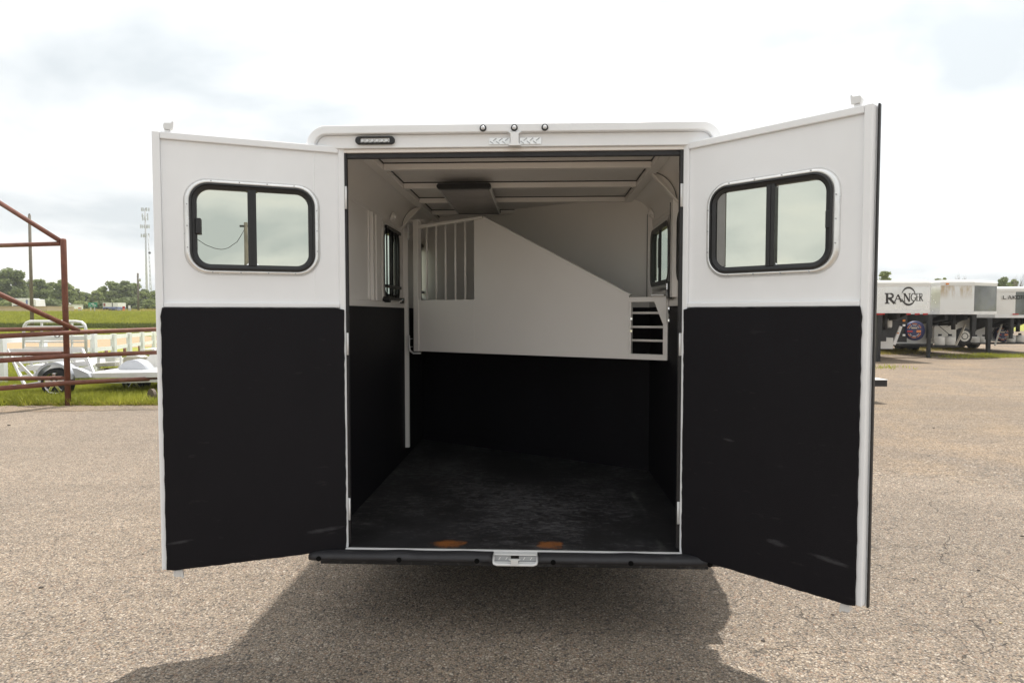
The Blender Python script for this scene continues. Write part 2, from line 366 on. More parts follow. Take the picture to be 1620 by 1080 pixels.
GREEN_S = plain('green_sign', (.01, .22, .13), .4); SIGNW = plain('white_sign', (.75, .75, .75), .4); TRUCKB = plain('blue_skirt', (.16, .2, .42), .4)
CONC = plain('pale_concrete', (.55, .45, .32), .8, 0, .06, .5)
DARKCAR = plain('dark_car_paint', (.03, .032, .04), .25)

# ---------------------------------------------------------------- ground
def tz(v):
    def ss(a, b_, x): x = max(0, min(1, (x-a)/(b_-a))); return x*x*(3-2*x)
    return 1.5*ss(58, 82, v) + 1.3*ss(100, 150, v) - .2*ss(400, 900, v)
mb = MB(FRM)
vsg = [-60, -20, 0, 5, 10, 15, 20, 30, 40, 50, 58, 62, 66, 70, 74, 78, 82, 86, 92, 100, 108, 116, 125, 135, 150, 200, 300, 500, 1000, 3500]
usg = [-4, -2.5, -1.6, -1.2, -.8, -.4, 0, .4, .8, 1.2, 1.6, 2.5, 4]
idx = [[mb.pt(u*max(60, abs(v)), v, tz(v)) for u in usg] for v in vsg]
for i in range(len(vsg)-1):
    for j in range(len(usg)-1): mb.face((idx[i][j], idx[i][j+1], idx[i+1][j+1], idx[i+1][j]))
obj('ground', mb, FIELD, origin=(0, 0, 0), kind='structure')
def poly_sheet(name, pts, z, mat, sub=1):
    mb = MB(); mb.face([mb.raw((p[0], p[1], z)) for p in pts]); return obj(name, mb, mat, origin=(0, 0, 0), kind='structure')
def wob(a, b_, n, amp, seed):
    r = random.Random(seed); a = Vector(a); b_ = Vector(b_); d = (b_-a); nn_ = Vector((-d.y, d.x)).normalized()
    return [(a + d*i/n + nn_*(r.uniform(-amp, amp) if 0 < i < n else 0))[:2] for i in range(n+1)]
edge_l = G(-250, 652)[:2]; edge_r = G(560, 640)[:2]
north = wob(edge_l, edge_r, 60, .06, 1)
gl = wob((3.0, 3.0), (45, 2.0), 90, .22, 2)
poly_sheet('pavement', [(-40, -40), (-40, edge_l[1]-1)] + north + [(3.1, 9), (2.6, 6)] + gl + [(45, -40)], .004, ASPHALT)
poly_sheet('gravel_lot', gl + [(45, 60), (6, 60), (4.2, 20), (3.6, 12), (3.1, 9), (2.6, 6)], .004, GRAVEL)
dirt = wob(G(-250, 656)[:2], G(560, 643.5)[:2], 60, .05, 5); dirt2 = wob(G(-250, 646)[:2], G(560, 636)[:2], 60, .16, 6)
poly_sheet('dirt_verge', dirt + dirt2[::-1], .009, GRAVEL)
ga = [G(-60, 560), G(60, 556), G(150, 551), G(300, 547), G(300, 532.5), G(150, 532), G(-60, 533)]
poly_sheet('sand_arena', [g[:2] for g in ga], .006, SAND)
mb = MB(FRM); mb.box(-140, 60, 84, 92, 1.40, 1.535); obj('road', mb, CONC, kind='structure')

# ---------------------------------------------------------------- the horse trailer
T = empty('horse_trailer', (0, 2.2, 0), 'white horse trailer with both rear doors swung open, black lined inside', 'trailer')
XI, XO, YF, ZC = .97, 1.0, 4.6, 2.487
A_ = .825; ZL = 1.628; ZT = 2.416; WD = .837
def part(name, mb, mat, parent=T, bev=0.0, seg=2, label=None):
    o = obj(name, mb, mat, parent, bev, seg)
    if label: o['label'] = label
    return o
# side walls with window openings (y,z)
HL = [(1.37, 1.85, 1.72, 2.20), (2.72, 3.2, 1.72, 2.21)]; HRr = [(1.02, 1.65, 1.80, 2.19), (.12, .74, 1.80, 2.19)]
for sgn, holes in ((-1, HL), (1, HRr)):
    mb = MB(); mb.sheet([.0, YF], [.36, 2.40], holes, XI, XO, lambda u, v, t_: Vector((sgn*t_, u, v))); part('side_wall', mb, PAINT_IN)
    mb = MB(); mb.sheet([.03, YF-.02], [.421, 1.645], [], XI-.012, XI-.001, lambda u, v, t_: Vector((sgn*t_, u, v))); part('wall_lining', mb, LINING, bev=.004)
    mb = MB(); mb.box(sgn*(XI-.014), sgn*(XI-.001), .03, YF-.02, 1.6455, 1.685); part('lining_trim', mb, PAINT_IN, bev=.003)
    # cove between wall and ceiling
    mb = MB(); prof = [(XI - .001 - .17*(1-cos(radians(a))), 2.275 + .185*sin(radians(a))) for a in range(0, 91, 9)]; rows = []
    for x, z in prof: rows.append((mb.pt(sgn*x, .05, z), mb.pt(sgn*x, YF, z)))
    for a, b_ in zip(rows, rows[1:]): mb.face((a[0], a[1], b_[1], b_[0]), True)
    part('ceiling_cove', mb, PAINT_IN)
    mb = MB(); mb.box(sgn*.775, sgn*.835, .05, YF, 2.437, 2.474); part('roof_rail', mb, PAINT_IN, bev=.004)
    mb = MB(); mb.box(sgn*.770, sgn*.7748, .05, YF, 2.4685, 2.4755); part('sealant_strip', mb, RUBBER2)
    mb = MB(); mb.box(sgn*(XI-.006), sgn*(XI-.0005), .05, YF, 2.262, 2.282); part('wall_trim', mb, PAINT_IN, bev=.002)
# roof shell
outer = [(-1.0, 2.30)] + [(-.9 - .1*cos(radians(a)), 2.41 + .1*sin(radians(a))) for a in range(0, 91, 10)] + [(.9 + .1*sin(radians(a)), 2.41 + .1*cos(radians(a))) for a in range(0, 91, 10)] + [(1.0, 2.30)]
inner = [(.985, 2.30), (.985, 2.40), (.955, 2.45), (.9, ZC), (-.9, ZC), (-.955, 2.45), (-.985, 2.40), (-.985, 2.30)]
mb = MB(); mb.loop_prism(outer + inner, .06, YF); part('roof', mb, PAINT)
mb = MB(); mb.box(-1, 1, YF, YF+.05, .36, 2.45); part('front_wall', mb, PAINT)
mb = MB(); mb.box(-XI+.001, XI-.001, -.005, YF, .34, .42); part('floor_mat', mb, FLOORM, bev=.004)
mb = MB(); mb.box(-.9, .9, .6, YF, .25, .338); part('floor_frame', mb, DARKSTEEL)  # underframe, made deeper out of view to darken the ground shadow beneath
# ceiling panels and bows
ys = [.06, .6, 1.17, 1.74, 2.33, 2.9, 3.5]
for i in range(len(ys)-1):
    mb = MB(); mb.box(-.82, .82, ys[i]+(.042 if i else 0), ys[i+1]-.002, 2.476, 2.4855); part('ceiling_panel', mb, CEIL)
    if i < len(ys)-2 and i < 4:
        mb = MB(); mb.box(-.774, .774, ys[i+1], ys[i+1]+.042, 2.436, 2.4745); part('roof_bow', mb, PAINT_IN, bev=.004)
        mb = MB(); mb.box(-.774, .774, ys[i+1]-.004, ys[i+1]-.0003, 2.4695, 2.4755); part('sealant_strip', mb, RUBBER2)
# cove gussets
for sgn, y in ((1, .80), (-1, 1.99)):
    mb = MB(); arc = [(sgn*(XI - .005 - .165*(1-cos(radians(a)))), 2.28 + .175*sin(radians(a))) for a in range(0, 91, 9)]
    mb.loop_prism(arc, y, y+.006); part('cove_gusset', mb, PAINT_IN)
    mb = MB(); mb.bar((sgn*.965, y-.005, 2.272), (sgn*.80, y-.005, 2.45), .010, .045, up=(0, 1, 0)); part('gusset_flange', mb, PAINT_IN, bev=.002)
    mb = MB(); mb.tube([(sgn*x, y-.0015, z) for x, z in [(abs(q[0])-.004, q[1]-.004) for q in arc]], .0022, 6); part('gusset_seam', mb, RUBBER2)
for sgn, y, z in ((-1, 1.62, 2.315), (1, 1.62, 2.33)):
    mb = MB(); disc(mb, (sgn*.955, y, z), (-sgn*.9, 0, -.35), .04, .02, 18, .03); disc(mb, (sgn*.937, y, z-.007), (-sgn*.9, 0, -.35), .018, .01, 14); part('dome_light', mb, PAINT_IN)
# slanted bulkhead behind the first stall
BA = Vector((.969, 1.70, 0)); BB = Vector((-.969, 2.863, 0)); be = (BB-BA).normalized(); BL = (BB-BA).length; bn = Vector((be.y, -be.x, 0))
bn = bn if bn.y < 0 else -bn
mb = MB(); mb.sheet([0, BL], [.42, ZC-.002], [], 0, .03, lambda u, v, t_: BA + be*u - bn*t_ + Vector((0, 0, v))); part('bulkhead', mb, PAINT_IN)
mb = MB(); mb.sheet([-.01, BL+.01], [.421, 1.645], [], 0.001, .012, lambda u, v, t_: BA + be*u + bn*t_ + Vector((0, 0, v))); part('bulkhead_lining', mb, LINING)
mb = MB(); mb.box(.935, .9695, 1.672, 1.70, 1.69, 2.33); part('corner_trim', mb, PAINT_IN, bev=.003)
mb = MB(); mb.box(.932, .9345, 1.69, 1.70, 1.69, 2.33); part('corner_seam', mb, RUBBER2)
# wall posts and trims on both sides
mb = MB(); mb.box(-.969, -.925, 2.05, 2.085, .505, 2.29); part('divider_post', mb, PAINT_IN, bev=.004)
for y0, y1, d in ((.97, 1.00, .010), (1.03, 1.07, .022), (1.16, 1.30, .012)):
    mb = MB(); mb.box(-.9695, -.9695+d, y0, y1, 1.688, 2.262); part('wall_batten', mb, PAINT_IN, bev=.003)
mb = MB(); mb.box(.9695-.03, .9695, .80, .87, 1.70, 2.30); part('wall_batten', mb, PAINT_IN, bev=.003)
mb = MB(); mb.box(.936, .9395, .868, .876, 1.70, 2.28); part('wall_batten_seam', mb, RUBBER2)
# drop window with bar grille on the left wall
def wall_window(sgn, y0, y1, z0, z1, bars):
    xf = lambda a, t_, b_: Vector((sgn*(XI - t_), a, b_))
    o = MB(xf); lo = rrect(y0-.045, y1+.045, z0-.045, z1+.045, .085); li = rrect(y0-.008, y1+.008, z0-.008, z1+.008, .07); o.ring(lo, li, .004, .016, .0005, True)
    w = obj('side_window', o, ALUM if not bars else PAINT_IN, T)
    m2 = MB(xf); m2.ring(rrect(y0-.009, y1+.009, z0-.009, z1+.009, .07), rrect(y0+.022, y1-.022, z0+.022, z1-.022, .055), .019, .014, -.02); obj('window_frame', m2, BLACKF, w)
    m2 = MB(xf); m2.face([m2.pt(a, -.004, b_) for a, b_ in rrect(y0+.015, y1-.015, z0+.015, z1-.015, .05)]); obj('pane', m2, GLASS_IN if not bars else GLASS_BAR, w)
    m2 = MB(xf); ym = (y0+y1)/2; m2.box(ym-.016, ym+.016, .0, .016, z0+.02, z1-.02); obj('mullion', m2, BLACKF, w)
    if bars:
        for k in range(5):
            yy = y0 + .05 + (y1-y0-.10)*k/4
            m2 = MB(); m2.tube([xf(yy, .020, z1+.01), xf(yy, .020, z0-.01)], .006, 8); obj('grille_bar', m2, BLACKF, w)
        for zz in (z1+.012, z0+.075, z0-.012):
            m2 = MB(xf); m2.box(y0+.005, y1-.005, .017, .034, zz-.011, zz+.011); obj('grille_rail', m2, BLACKF, w)
        for yy in (y0+.0, y1-.0):
            m2 = MB(); disc(m2, xf(yy, .004, z0-.02), (-sgn, 0, 0), .022, .05, 14); obj('grille_pivot', m2, CHROME if yy > y0 else BLACKF, w)
    else:
        m2 = MB(xf); m2.box(ym-.05, ym-.02, .014, .026, z0+.11, z1-.08); obj('window_latch', m2, BLACKF, w)
wall_window(-1, *HL[0], True); wall_window(-1, *HL[1], True); wall_window(1, *HRr[0], False); wall_window(1, *HRr[1], False)
# ceiling air unit
V = obj('ceiling_vent', MB().box(-.51, -.19, 1.03, 2.03, 2.398, 2.43), plain('vent_grey', (.36, .34, .33), .4), T, .006)
V.data.update()
for y0, y1 in ((.985, 1.03), (2.03, 2.075)):
    m2 = MB(); lp = rrect(-.525, -.175, 2.397, 2.432, .017); m2.loop_prism(lp, y0, y1); obj('vent_louvre', m2, BLACKF, V, .004)
for x0, x1 in ((-.518, -.511), (-.189, -.182)):
    m2 = MB(); m2.box(x0, x1, 1.03, 2.03, 2.395, 2.432); obj('vent_edge', m2, ALUM_W, V)
# rear frame arch, header, gaskets
lo = [(-1.0, .43)] + [(-.9 - .1*cos(radians(a)), 2.41 + .1*sin(radians(a))) for a in range(0, 91, 8)] + [(.9 + .1*sin(radians(a)), 2.41 + .1*cos(radians(a))) for a in range(0, 91, 8)] + [(1.0, .43)]
li = [(.958, .43)] + [(.9 + .058*cos(radians(a)), 2.41 + .058*sin(radians(a))) for a in range(0, 91, 8)] + [(-.9 - .058*sin(radians(a)), 2.41 + .058*cos(radians(a))) for a in range(0, 91, 8)] + [(-.958, .43)]
mb = MB(); mb.loop_prism(lo + li, -.045, .058); part('rear_frame', mb, PAINT, bev=.006, seg=3)
mb = MB(); mb.loop_prism([(-.957, 2.405), (.957, 2.405)] + [(.9 + .0575*cos(radians(a)), 2.41 + .0575*sin(radians(a))) for a in range(0, 91, 10)] + [(-.9 - .0575*sin(radians(a)), 2.41 + .0575*cos(radians(a))) for a in range(0, 91, 10)], -.018, .03); part('rear_header', mb, PAINT, bev=.003)
mb = MB(); mb.box(-.85, .85, .0, .045, 2.388, 2.4045); part('header_lip', mb, PAINT_IN, bev=.003)
mb = MB(); mb.box(-.86, .86, .012, .03, 2.362, 2.3875); part('top_gasket', mb, RUBBER2, bev=.004)
for sgn in (-1, 1):
    mb = MB(); mb.box(sgn*.836, sgn*.957, .0, .055, .43, 2.404); part('door_jamb', mb, PAINT)
    mb = MB(); mb.box(sgn*.815 - (.004 if sgn > 0 else .0), sgn*.835, .004, .03, .44, 2.40); part('side_gasket', mb, RUBBER2, bev=.004)
# marker lights, plates, latch keeper, load light
for x in (-.137, .013, .159):
    o = MB(); o.tube([(x, -.0455, 2.4865), (x, -.052, 2.4865)], [.0165, .0155], 20); mk = obj('marker_light', o, BLACKF, T)
    o = MB(); o.tube([(x, -.0522, 2.4865), (x, -.057, 2.4865), (x, -.061, 2.4865), (x, -.0625, 2.4865)], [.0105, .0095, .0065, .0015], 16); obj('lens', o, CLEAR, mk)
for x0, x1 in ((-.109, -.009), (.038, .141)):
    o = MB(); o.box(x0, x1, -.0225, -.0182, 2.414, 2.447); dp = obj('tread_plate', o, ALUM, T, .001)
    for k in range(6):
        xx = x0 + .012 + k*(x1-x0-.02)/5.5; up_ = k % 2
        o = MB(); c = Vector((xx, -.0232, 2.438 if up_ else 2.424)); dv = Vector((.008, 0, .006 if up_ else -.006)); o.obox(c, dv, Vector((0, .0012, 0)), Vector((-dv.z, 0, dv.x))*.22); obj('tread_bar', o, GALV, dp)
mb = MB(); mb.loop_prism([(-.018, 2.466), (.047, 2.466), (.034, 2.458), (.034, 2.415), (.046, 2.401), (-.017, 2.401), (-.005, 2.415), (-.005, 2.458)], -.055, -.019); part('latch_keeper', mb, PAINT, bev=.002)
o = MB(); lp = rrect(-.761, -.568, 2.4205, 2.4585, .018, 6); o.ring(lp, rrect(-.737, -.592, 2.4285, 2.4505, .004, 6), -.034, -.036, -.0185); LL = obj('load_light', o, BLACKF, T, .002)
o = MB(); o.box(-.737, -.592, -.027, -.0186, 2.4285, 2.4505); obj('reflector', o, plain('light_reflector', (.55, .53, .5), .2, .5), LL)
for k in range(6):
    o = MB(); x = -.725 + k*.0236; o.tube([(x, -.0272, 2.438), (x, -.032, 2.438)], [.008, .006], 12); obj('led', o, CLEAR, LL)
# sill, bumper, lower keeper
mb = MB(); mb.box(-.835, .835, -.022, -.006, .4205, .4275); part('sill', mb, ALUM_W, bev=.002)
RECESS = plain('recess_shade_black', (.003, .003, .003), .8, spec=.1)
def bumper(x0, x1, cut):
    prof = [(-.01, .384), (-.074, .385), (-.095, .391), (-.105, .404), (-.100, .419), (-.082, .428), (-.05, .4285), (-.026, .4235), (-.012, .419)]
    o = MB(); n = 30; rows = []
    for i in range(n+1):
        x = x0 + (x1-x0)*i/n; rw = []
        bulge = .007*math.exp(-((x-x0-(.45))/.07)**2) + .005*math.exp(-((x-x0-.85*(x1-x0))/.09)**2)
        for y, z in prof:
            f = 1.0; yy = y; xx = x
            ed = min(abs(x-(x0 if cut < 0 else x1)), .02)/.02
            if z > .42: z -= .006*(1-ed)
            yy = y*(.93 + .07*ed)
            rw.append(o.pt(xx, yy, z + (bulge*.6 if z > .42 else 0)))
        rows.append(rw)
    m_ = len(prof)
    for a, b_ in zip(rows, rows[1:]):
        for k in range(m_): o.face((a[k], a[(k+1) % m_], b_[(k+1) % m_], b_[k]), True)
    o.face(rows[0]); o.face(rows[-1][::-1]); return obj('rubber_bumper', o, RUBBER, T)
bmL = bumper(-.997, -.094, -1); bmR = bumper(.130, 1.035, 1)
for x, par in ((-.943, bmL), (-.547, bmL), (-.167, bmL), (.202, bmR), (.574, bmR), (.949, bmR)):
    o = MB(); o.tube([(x, -.101, .404), (x, -.1066, .404)], .0125, 14); obj('bolt_recess', o, RECESS, par)  # proud black discs; shade inside the bolt holes is put into their colour
o = MB()
o.loop_prism([(-.09, .4165), (.126, .4165), (.126, .4235), (-.09, .4235)], -.06, -.023)
KB = obj('keeper_step', o, ALUM_W, T, .002)
o = MB(); o.tube([(-.089, -.05, .412), (-.089, -.09, .402), (-.084, -.1, .392), (-.07, -.104, .388), (.106, -.104, .388), (.12, -.1, .392), (.125, -.09, .402), (.125, -.05, .412)], .0065, 10); obj('step_tube', o, ALUM_W, KB)
for x0, x1 in ((-.084, -.004), (.036, .12)):
    o = MB(); o.box(x0, x1, -.064, -.0605, .393, .4155); tp = obj('tread_plate', o, GALV, KB)
    for k in range(2):
        xx = x0 + .025 + k*.034; o = MB(); o.obox((xx, -.0648, .405), Vector((.004, 0, .0065)), Vector((0, .001, 0)), Vector((-.0015, 0, .0008))); obj('tread_bar', o, ALUM, tp)
    o = MB(); o.box(x0, x1, -.1, -.0655, .386, .3915); obj('step_plate', o, ALUM_W, KB)
mb = MB(); mb.loop_prism([(-.003, .386), (.035, .386), (.034, .412), (.046, .4162), (-.014, .4162), (-.002, .412)], -.113, -.095); o = obj('latch_keeper', mb, ALUM_W, KB, .002)
# wheels and fenders outside the body (they shape the shadow on the ground)
for sgn in (-1, 1):
    plan_ = [(1.001, .20), (1.10, .24), (1.22, .34), (1.31, .50), (1.355, .72), (1.36, 1.0), (1.36, 2.75), (1.30, 3.0), (1.18, 3.12), (1.001, 3.13)]
    plan_ = [(1.0 + (x-1.0)*(.86 if sgn > 0 else .5), y) for x, y in plan_]
    o = MB(); o.loop_prism([(sgn*x, y) for x, y in plan_], .77, .80, 'xy'); FD = part('wheel_fender', o, ALUM_W, bev=.006)
    o = MB(); o.loop_prism([(1.0, .56), (1.0, .769), (2.75, .769), (2.75, .56), (2.6, .70), (1.2, .70)], sgn*(1.28 if sgn > 0 else 1.155), sgn*(1.30 if sgn > 0 else 1.175), 'yz'); obj('fender_skirt', o, ALUM_W, FD)
    part('shadow_rail', MB().box(sgn*1.001, sgn*1.085, .06, 4.2, .385, .44), ALUM_W, bev=.004)  # unseen rail added to widen the shadow along the body edge
    for y in (1.72, 2.62):
        o = MB(); o.tube([(sgn*1.02, y, .355), (sgn*1.03, y, .355), (sgn*1.13, y, .355), (sgn*1.14, y, .355)], [.31, .35, .35, .31], 28); w = obj('wheel', o, TYRE, T)
        o = MB(); o.tube([(sgn*1.142, y, .355), (sgn*1.15, y, .355)], [.2, .17], 20); obj('rim', o, ALUM, w)

# swinging divider
DA = Vector((-.857, 1.979, 0)); DB = Vector((.958, .993, 0)); de = (DB-DA).normalized(); DL = (DB-DA).length; dn = Vector((de.y, -de.x, 0))
def DX(s_, t_, z): return DA + de*s_ + dn*t_ + Vector((0, 0, z))
D = MB(DX)
D.loop_prism([(.578, 1.30), (1.803, 1.30), (1.803, 1.712), (.655, 2.300), (.578, 2.296)], -.012, .012); DV = obj('stall_divider', D, PAINT_IN, T, .002)
def dpart(name, mb, mat=PAINT_IN, bev=.003): return obj(name, mb, mat, DV, bev)
dpart('lower_panel', MB(DX).box(.05, .5775, -.012, .012, 1.30, 1.705))
dpart('divider_tube', MB(DX).box(0, .0495, -.022, .022, 1.30, 2.325))
dpart('tube_cap', MB(DX).box(-.03, .075, -.03, .03, 2.3255, 2.338))
D = MB(DX); D.loop_prism([(.05, 2.268), (.5775, 2.296), (.655, 2.3005), (.655, 2.322), (.05, 2.295)], -.016, .016); dpart('top_rail', D)
D = MB(DX); D.loop_prism([(.656, 2.300), (1.80, 1.7125), (1.815, 1.724), (.665, 2.318)], -.016, .016); dpart('sloping_rail', D)
for s_ in (.122, .214, .305, .398, .489):
    D = MB(); D.tube([DX(s_, 0, 1.706), DX(s_, 0, 2.27 + .053*s_)], .0085, 8); dpart('bar', D, bev=0)
dpart('gate_rail', MB(DX).box(1.8045, 2.065, -.016, .016, 1.674, 1.706)); dpart('gate_rail', MB(DX).box(1.8045, 2.065, -.016, .016, 1.30, 1.336))
dpart('gate_stile', MB(DX).box(2.034, 2.065, -.016, .016, 1.3365, 1.6735)); dpart('gate_stile', MB(DX).box(1.8045, 1.821, -.016, .016, 1.3365, 1.6735))
for z in (1.603, 1.512, 1.424):
    D = MB(); D.tube([DX(1.822, 0, z), DX(2.0335, 0, z)], .008, 8); dpart('gate_bar', D, bev=0)
D = MB(DX); D.loop_prism([(1.962, 1.71), (2.058, 1.71), (2.058, 1.535), (2.034, 1.535)], .017, .024); dpart('latch_plate', D)
dpart('latch_handle', MB(DX).box(1.965, 2.05, .017, .05, 1.7105, 1.722), ALUM_W)
D = MB(DX); D.loop_prism(rrect(2.066, 2.105, 1.535, 1.61, .018, 4), -.01, .008); dpart('latch_pad', D)
for z in (1.632, 1.556):
    D = MB(); disc(D, DX(2.075, .009, z), dn, .009, .008, 10); dpart('bolt', D, CHROME, 0)
for z in (1.565, 1.485):
    D = MB(); disc(D, DX(1.8245, .0165, z), dn, .008, .006, 10); dpart('bolt', D, CHROME, 0)
for z in (1.35, 2.27):   # hinge pins and brackets on the post
    zz = z - .02
    D = MB(); D.tube([DX(-.055, .01, z+.075), DX(-.055, .01, zz+.01), DX(-.045, .01, zz-.03), DX(-.01, .01, zz-.048), DX(.06, .01, zz-.046)] if z < 2 else [DX(-.055, .01, z+.05), DX(-.055, .01, z-.08)], .008 if z < 2 else .009, 8); dpart('hinge_pin', D, ALUM_W, 0)
    for q in (.045, -.02):
        D = MB(); D.bar(DX(-.055, .01, z+q), Vector((-.904, 2.066, z+q)), .02, .006); dpart('hinge_bracket', D, ALUM_W, 0)
# latch on the right wall above the lining
mb = MB(); mb.box(.935, .9575, .885, .96, 1.69, 1.80); lk = obj('wall_latch', mb, DARKSTEEL, T, .004)
mb = MB(); mb.box(.925, .9345, .90, .935, 1.745, 1.79); obj('latch_bolt', mb, CHROME, lk, .004)
mb = MB(); mb.tube([(.93, .91, 1.74), (.93, .905, 1.70)], .008, 8); obj('latch_lever', mb, GALV, lk)

# rear doors
def rear_door(hx, e_, n_, L0, L1, win, panes, latch_s, strip, label):
    def X(s_, t_, z): return Vector((hx, 0, z)) + e_*s_ + n_*t_
    o = MB(X)
    o.box(0, .028, -.045, 0, .425, ZT); o.box(WD-.032, WD, -.045, 0, .425, ZT); o.box(.0285, WD-.0325, -.045, 0, ZT-.032, ZT)
    R_ = obj('rear_door', o, PAINT, T, .004); R_['label'] = label
    sub = lambda name, mb, mat, bev=0.0, seg=2: obj(name, mb, mat, R_, bev, seg)
    sub('mid_rail', MB(X).box(.0285, WD-.0325, -.03, -.001, 1.629, 1.652), PAINT, .004)
    sub('bottom_rail', MB(X).box(.0285, WD-.0325, -.045, -.001, .425, .46), PAINT, .003)
    s0, s1, z0, z1 = win; hole = [(s0+.02, s1-.02, z0+.02, z1-.02)]
    o = MB(); o.sheet([.0285, WD-.0325], [1.6525, ZT-.0325], hole, -.03, -.014, lambda u, v, t_: X(u, t_, v)); sub('inner_panel', o, PAINT)
    o = MB(); o.sheet([.012, WD+.004 if hx > 0 else WD-.004], [.415, ZT-.002], hole, -.06, -.0455, lambda u, v, t_: X(u, t_, v)); sub('outer_skin', o, PAINT)
    # bead of sealant round the inner panel
    if hx > 0: sub('edge_gasket', MB(X).box(WD+.0045, WD+.0125, -.060, -.038, .412, ZT+.006), RUBBER2, .005)
    else: sub('edge_gasket', MB(X).box(WD-.03, WD-.012, -.07, -.0605, .412, ZT-.004), RUBBER2, .003)
    # lining with a hand-cut edge
    r = random.Random(int(hx*100)); lp = []
    def run(a, b_, n):
        for i in range(n): q = Vector(a).lerp(Vector(b_), i/n); lp.append((q.x + r.uniform(-.0016, .0016), q.y + r.uniform(-.0016, .0016)))
    run((L0+.006, .42), (L1-.006, .419), 26); run((L1, .425), (L1, ZL-.012), 40); run((L1-.008, ZL-.001), (L0+.008, ZL), 26); run((L0, ZL-.01), (L0, .428), 40)
    o = MB(X); o.loop_prism(lp, .0008, .010); sub('door_lining', o, LINING, .003)
    # window
    o = MB(X); o.ring(rrect(s0-.028, s1+.028, z0-.022, z1+.022, .105, 12), rrect(s0-.002, s1+.002, z0-.002, z1+.002, .085, 12), -.0125, .006, -.0139, True); fl = sub('window_flange', o, ALUM)
    fl['label'] = 'bright aluminium window surround'
    o = MB(X); o.ring(rrect(s0-.0018, s1+.0018, z0-.0018, z1+.0018, .085, 12), rrect(s0+.008, s1-.008, z0+.008, z1-.008, .075, 12), .010, .012, -.055); sub('window_frame', o, BLACKF, .0015)
    o = MB(X); o.ring(rrect(s0+.0085, s1-.0085, z0+.0085, z1-.0085, .074, 12), rrect(s0+.027, s1-.027, z0+.026, z1-.026, .058, 12), .004, -.002, -.05); sub('inner_sash', o, BLACKF, .001)
    sub('mullion', MB(X).box(panes[0][1], panes[1][0], -.02, .003, z0+.02, z1-.02), BLACKF, .002)
    sub('mullion_track', MB(X).box((panes[0][1]+panes[1][0])/2-.002, (panes[0][1]+panes[1][0])/2+.002, .0032, .006, z0+.024, z1-.024), RUBBER)
    for (a, b_), dep in zip(panes, (-.012, -.016)):
        o = MB(X); A = rrect(a-.01, b_+.01, z0+.016, z1-.016, .05, 6)
        o.loop_prism(A, dep-.004, dep); sub('pane', o, GLASS)
    if strip: sub('slide_channel', MB(X).box(strip[0], strip[1], -.011, -.006, z0+.03, z1-.03), plain('grey_channel', (.22, .22, .21), .4), .002)
    sub('window_latch', MB(X).box(latch_s-.011, latch_s+.011, -.005, .010, (z0+z1)/2-.036, (z0+z1)/2+.036), BLACKF, .003)
    ss = MB(X)
    per = rrect(s0-.013, s1+.013, z0-.011, z1+.011, .09, 1)
    for k in range(4):
        for zz in (z1+.011, z0-.011): disc(ss, X(s0+.09+(s1-s0-.18)*k/3, -.003, zz), n_, .0032, .0062, 8)
    for k in range(3):
        for q in (s0-.013, s1+.013): disc(ss, X(q, -.003, z0+.1+(z1-z0-.2)*k/2), n_, .0032, .0062, 8)
    sub('flange_screws', ss, GALV)
    # cam latch ends at top and bottom, hinges
    for zz, sg in ((ZT, 1), (.425, -1)):
        sl = .775; o = MB(X); o.box(sl-.012, sl+.012, -.034, -.012, min(zz+sg*.0005, zz+sg*.012), max(zz+sg*.0005, zz+sg*.012))
        c = o; lo = [(sl-.022, zz+sg*.0125), (sl+.014, zz+sg*.0125), (sl+.017, zz+sg*.03), (sl+.012, zz+sg*.042), (sl-.016, zz+sg*.044), (sl-.020, zz+sg*.052), (sl-.026, zz+sg*.05), (sl-.024, zz+sg*.025)]
        o.loop_prism(lo, -.036, -.008); sub('cam_latch', o, ALUM_W, .002)
    for zz in (.62, 1.45, 2.17):
        o = MB(X); o.box(-.0075, -.0005, -.02, .002, zz-.055, zz+.055); o.tube([X(-.006, .004, zz-.055), X(-.006, .004, zz+.055)], .005, 8); sub('hinge', o, ALUM_W)
    return R_, X
aL, aR = .4032, .7723
rear_door(-A_, Vector((-cos(aL), -sin(aL), 0)), Vector((sin(aL), -cos(aL), 0)), .010, .817, (.146, .689, 1.803, 2.199), ((.173, .407), (.445, .664)), .655, None, 'left rear door, opened wide, white above and black lined below')
rear_door(A_, Vector((cos(aR), -sin(aR), 0)), Vector((-sin(aR), -cos(aR), 0)), .016, .816, (.148, .694, 1.786, 2.181), ((.176, .416), (.454, .668)), .680, (.178, .219), 'right rear door swung towards the viewer, white above and black lined below')

# ---------------------------------------------------------------- left: rust-red pipe fence and entry gate
PB = G(108, 641.5); vP = (PB - CAM).dot(HF)
def pf(px, row, v): return Q(px, row, v)
fen = empty('pipe_fence', (PB.x, PB.y, 0), 'rust-red three-rail pipe fence with tall welded post left of the trailer', 'fence')
pr = .046
top = Q(98, 379, vP)
obj('post', MB().tube([(PB.x, PB.y, -.1), (PB.x, PB.y, top.z-.01), (PB.x, PB.y, top.z+.012), (PB.x, PB.y, top.z+.02)], [pr, pr, pr*.8, .01], 14), RUST, fen)
vl, vr = vP-.75, vP+1.3
off = HF*(-.085)
for zL, zM, zR in ((ZP(529.5, vl), ZP(525.5, vP), ZP(520.5, vr)), (ZP(567, vl), ZP(562, vP), ZP(557, vr)), (ZP(609.5, vl), ZP(604, vP), ZP(598, vr))):
    a = Q(-60, 500, vl-.5); m_ = Q(108, 500, vP-.09); b_ = Q(250, 500, vr); c_ = Q(380, 500, vr+1.4)
    obj('rail', MB().tube([Vector((a.x, a.y, zL-.03)), Vector((m_.x, m_.y, zM)), Vector((b_.x, b_.y, zR)), Vector((c_.x, c_.y, zR))], .040, 12), RUST, fen)
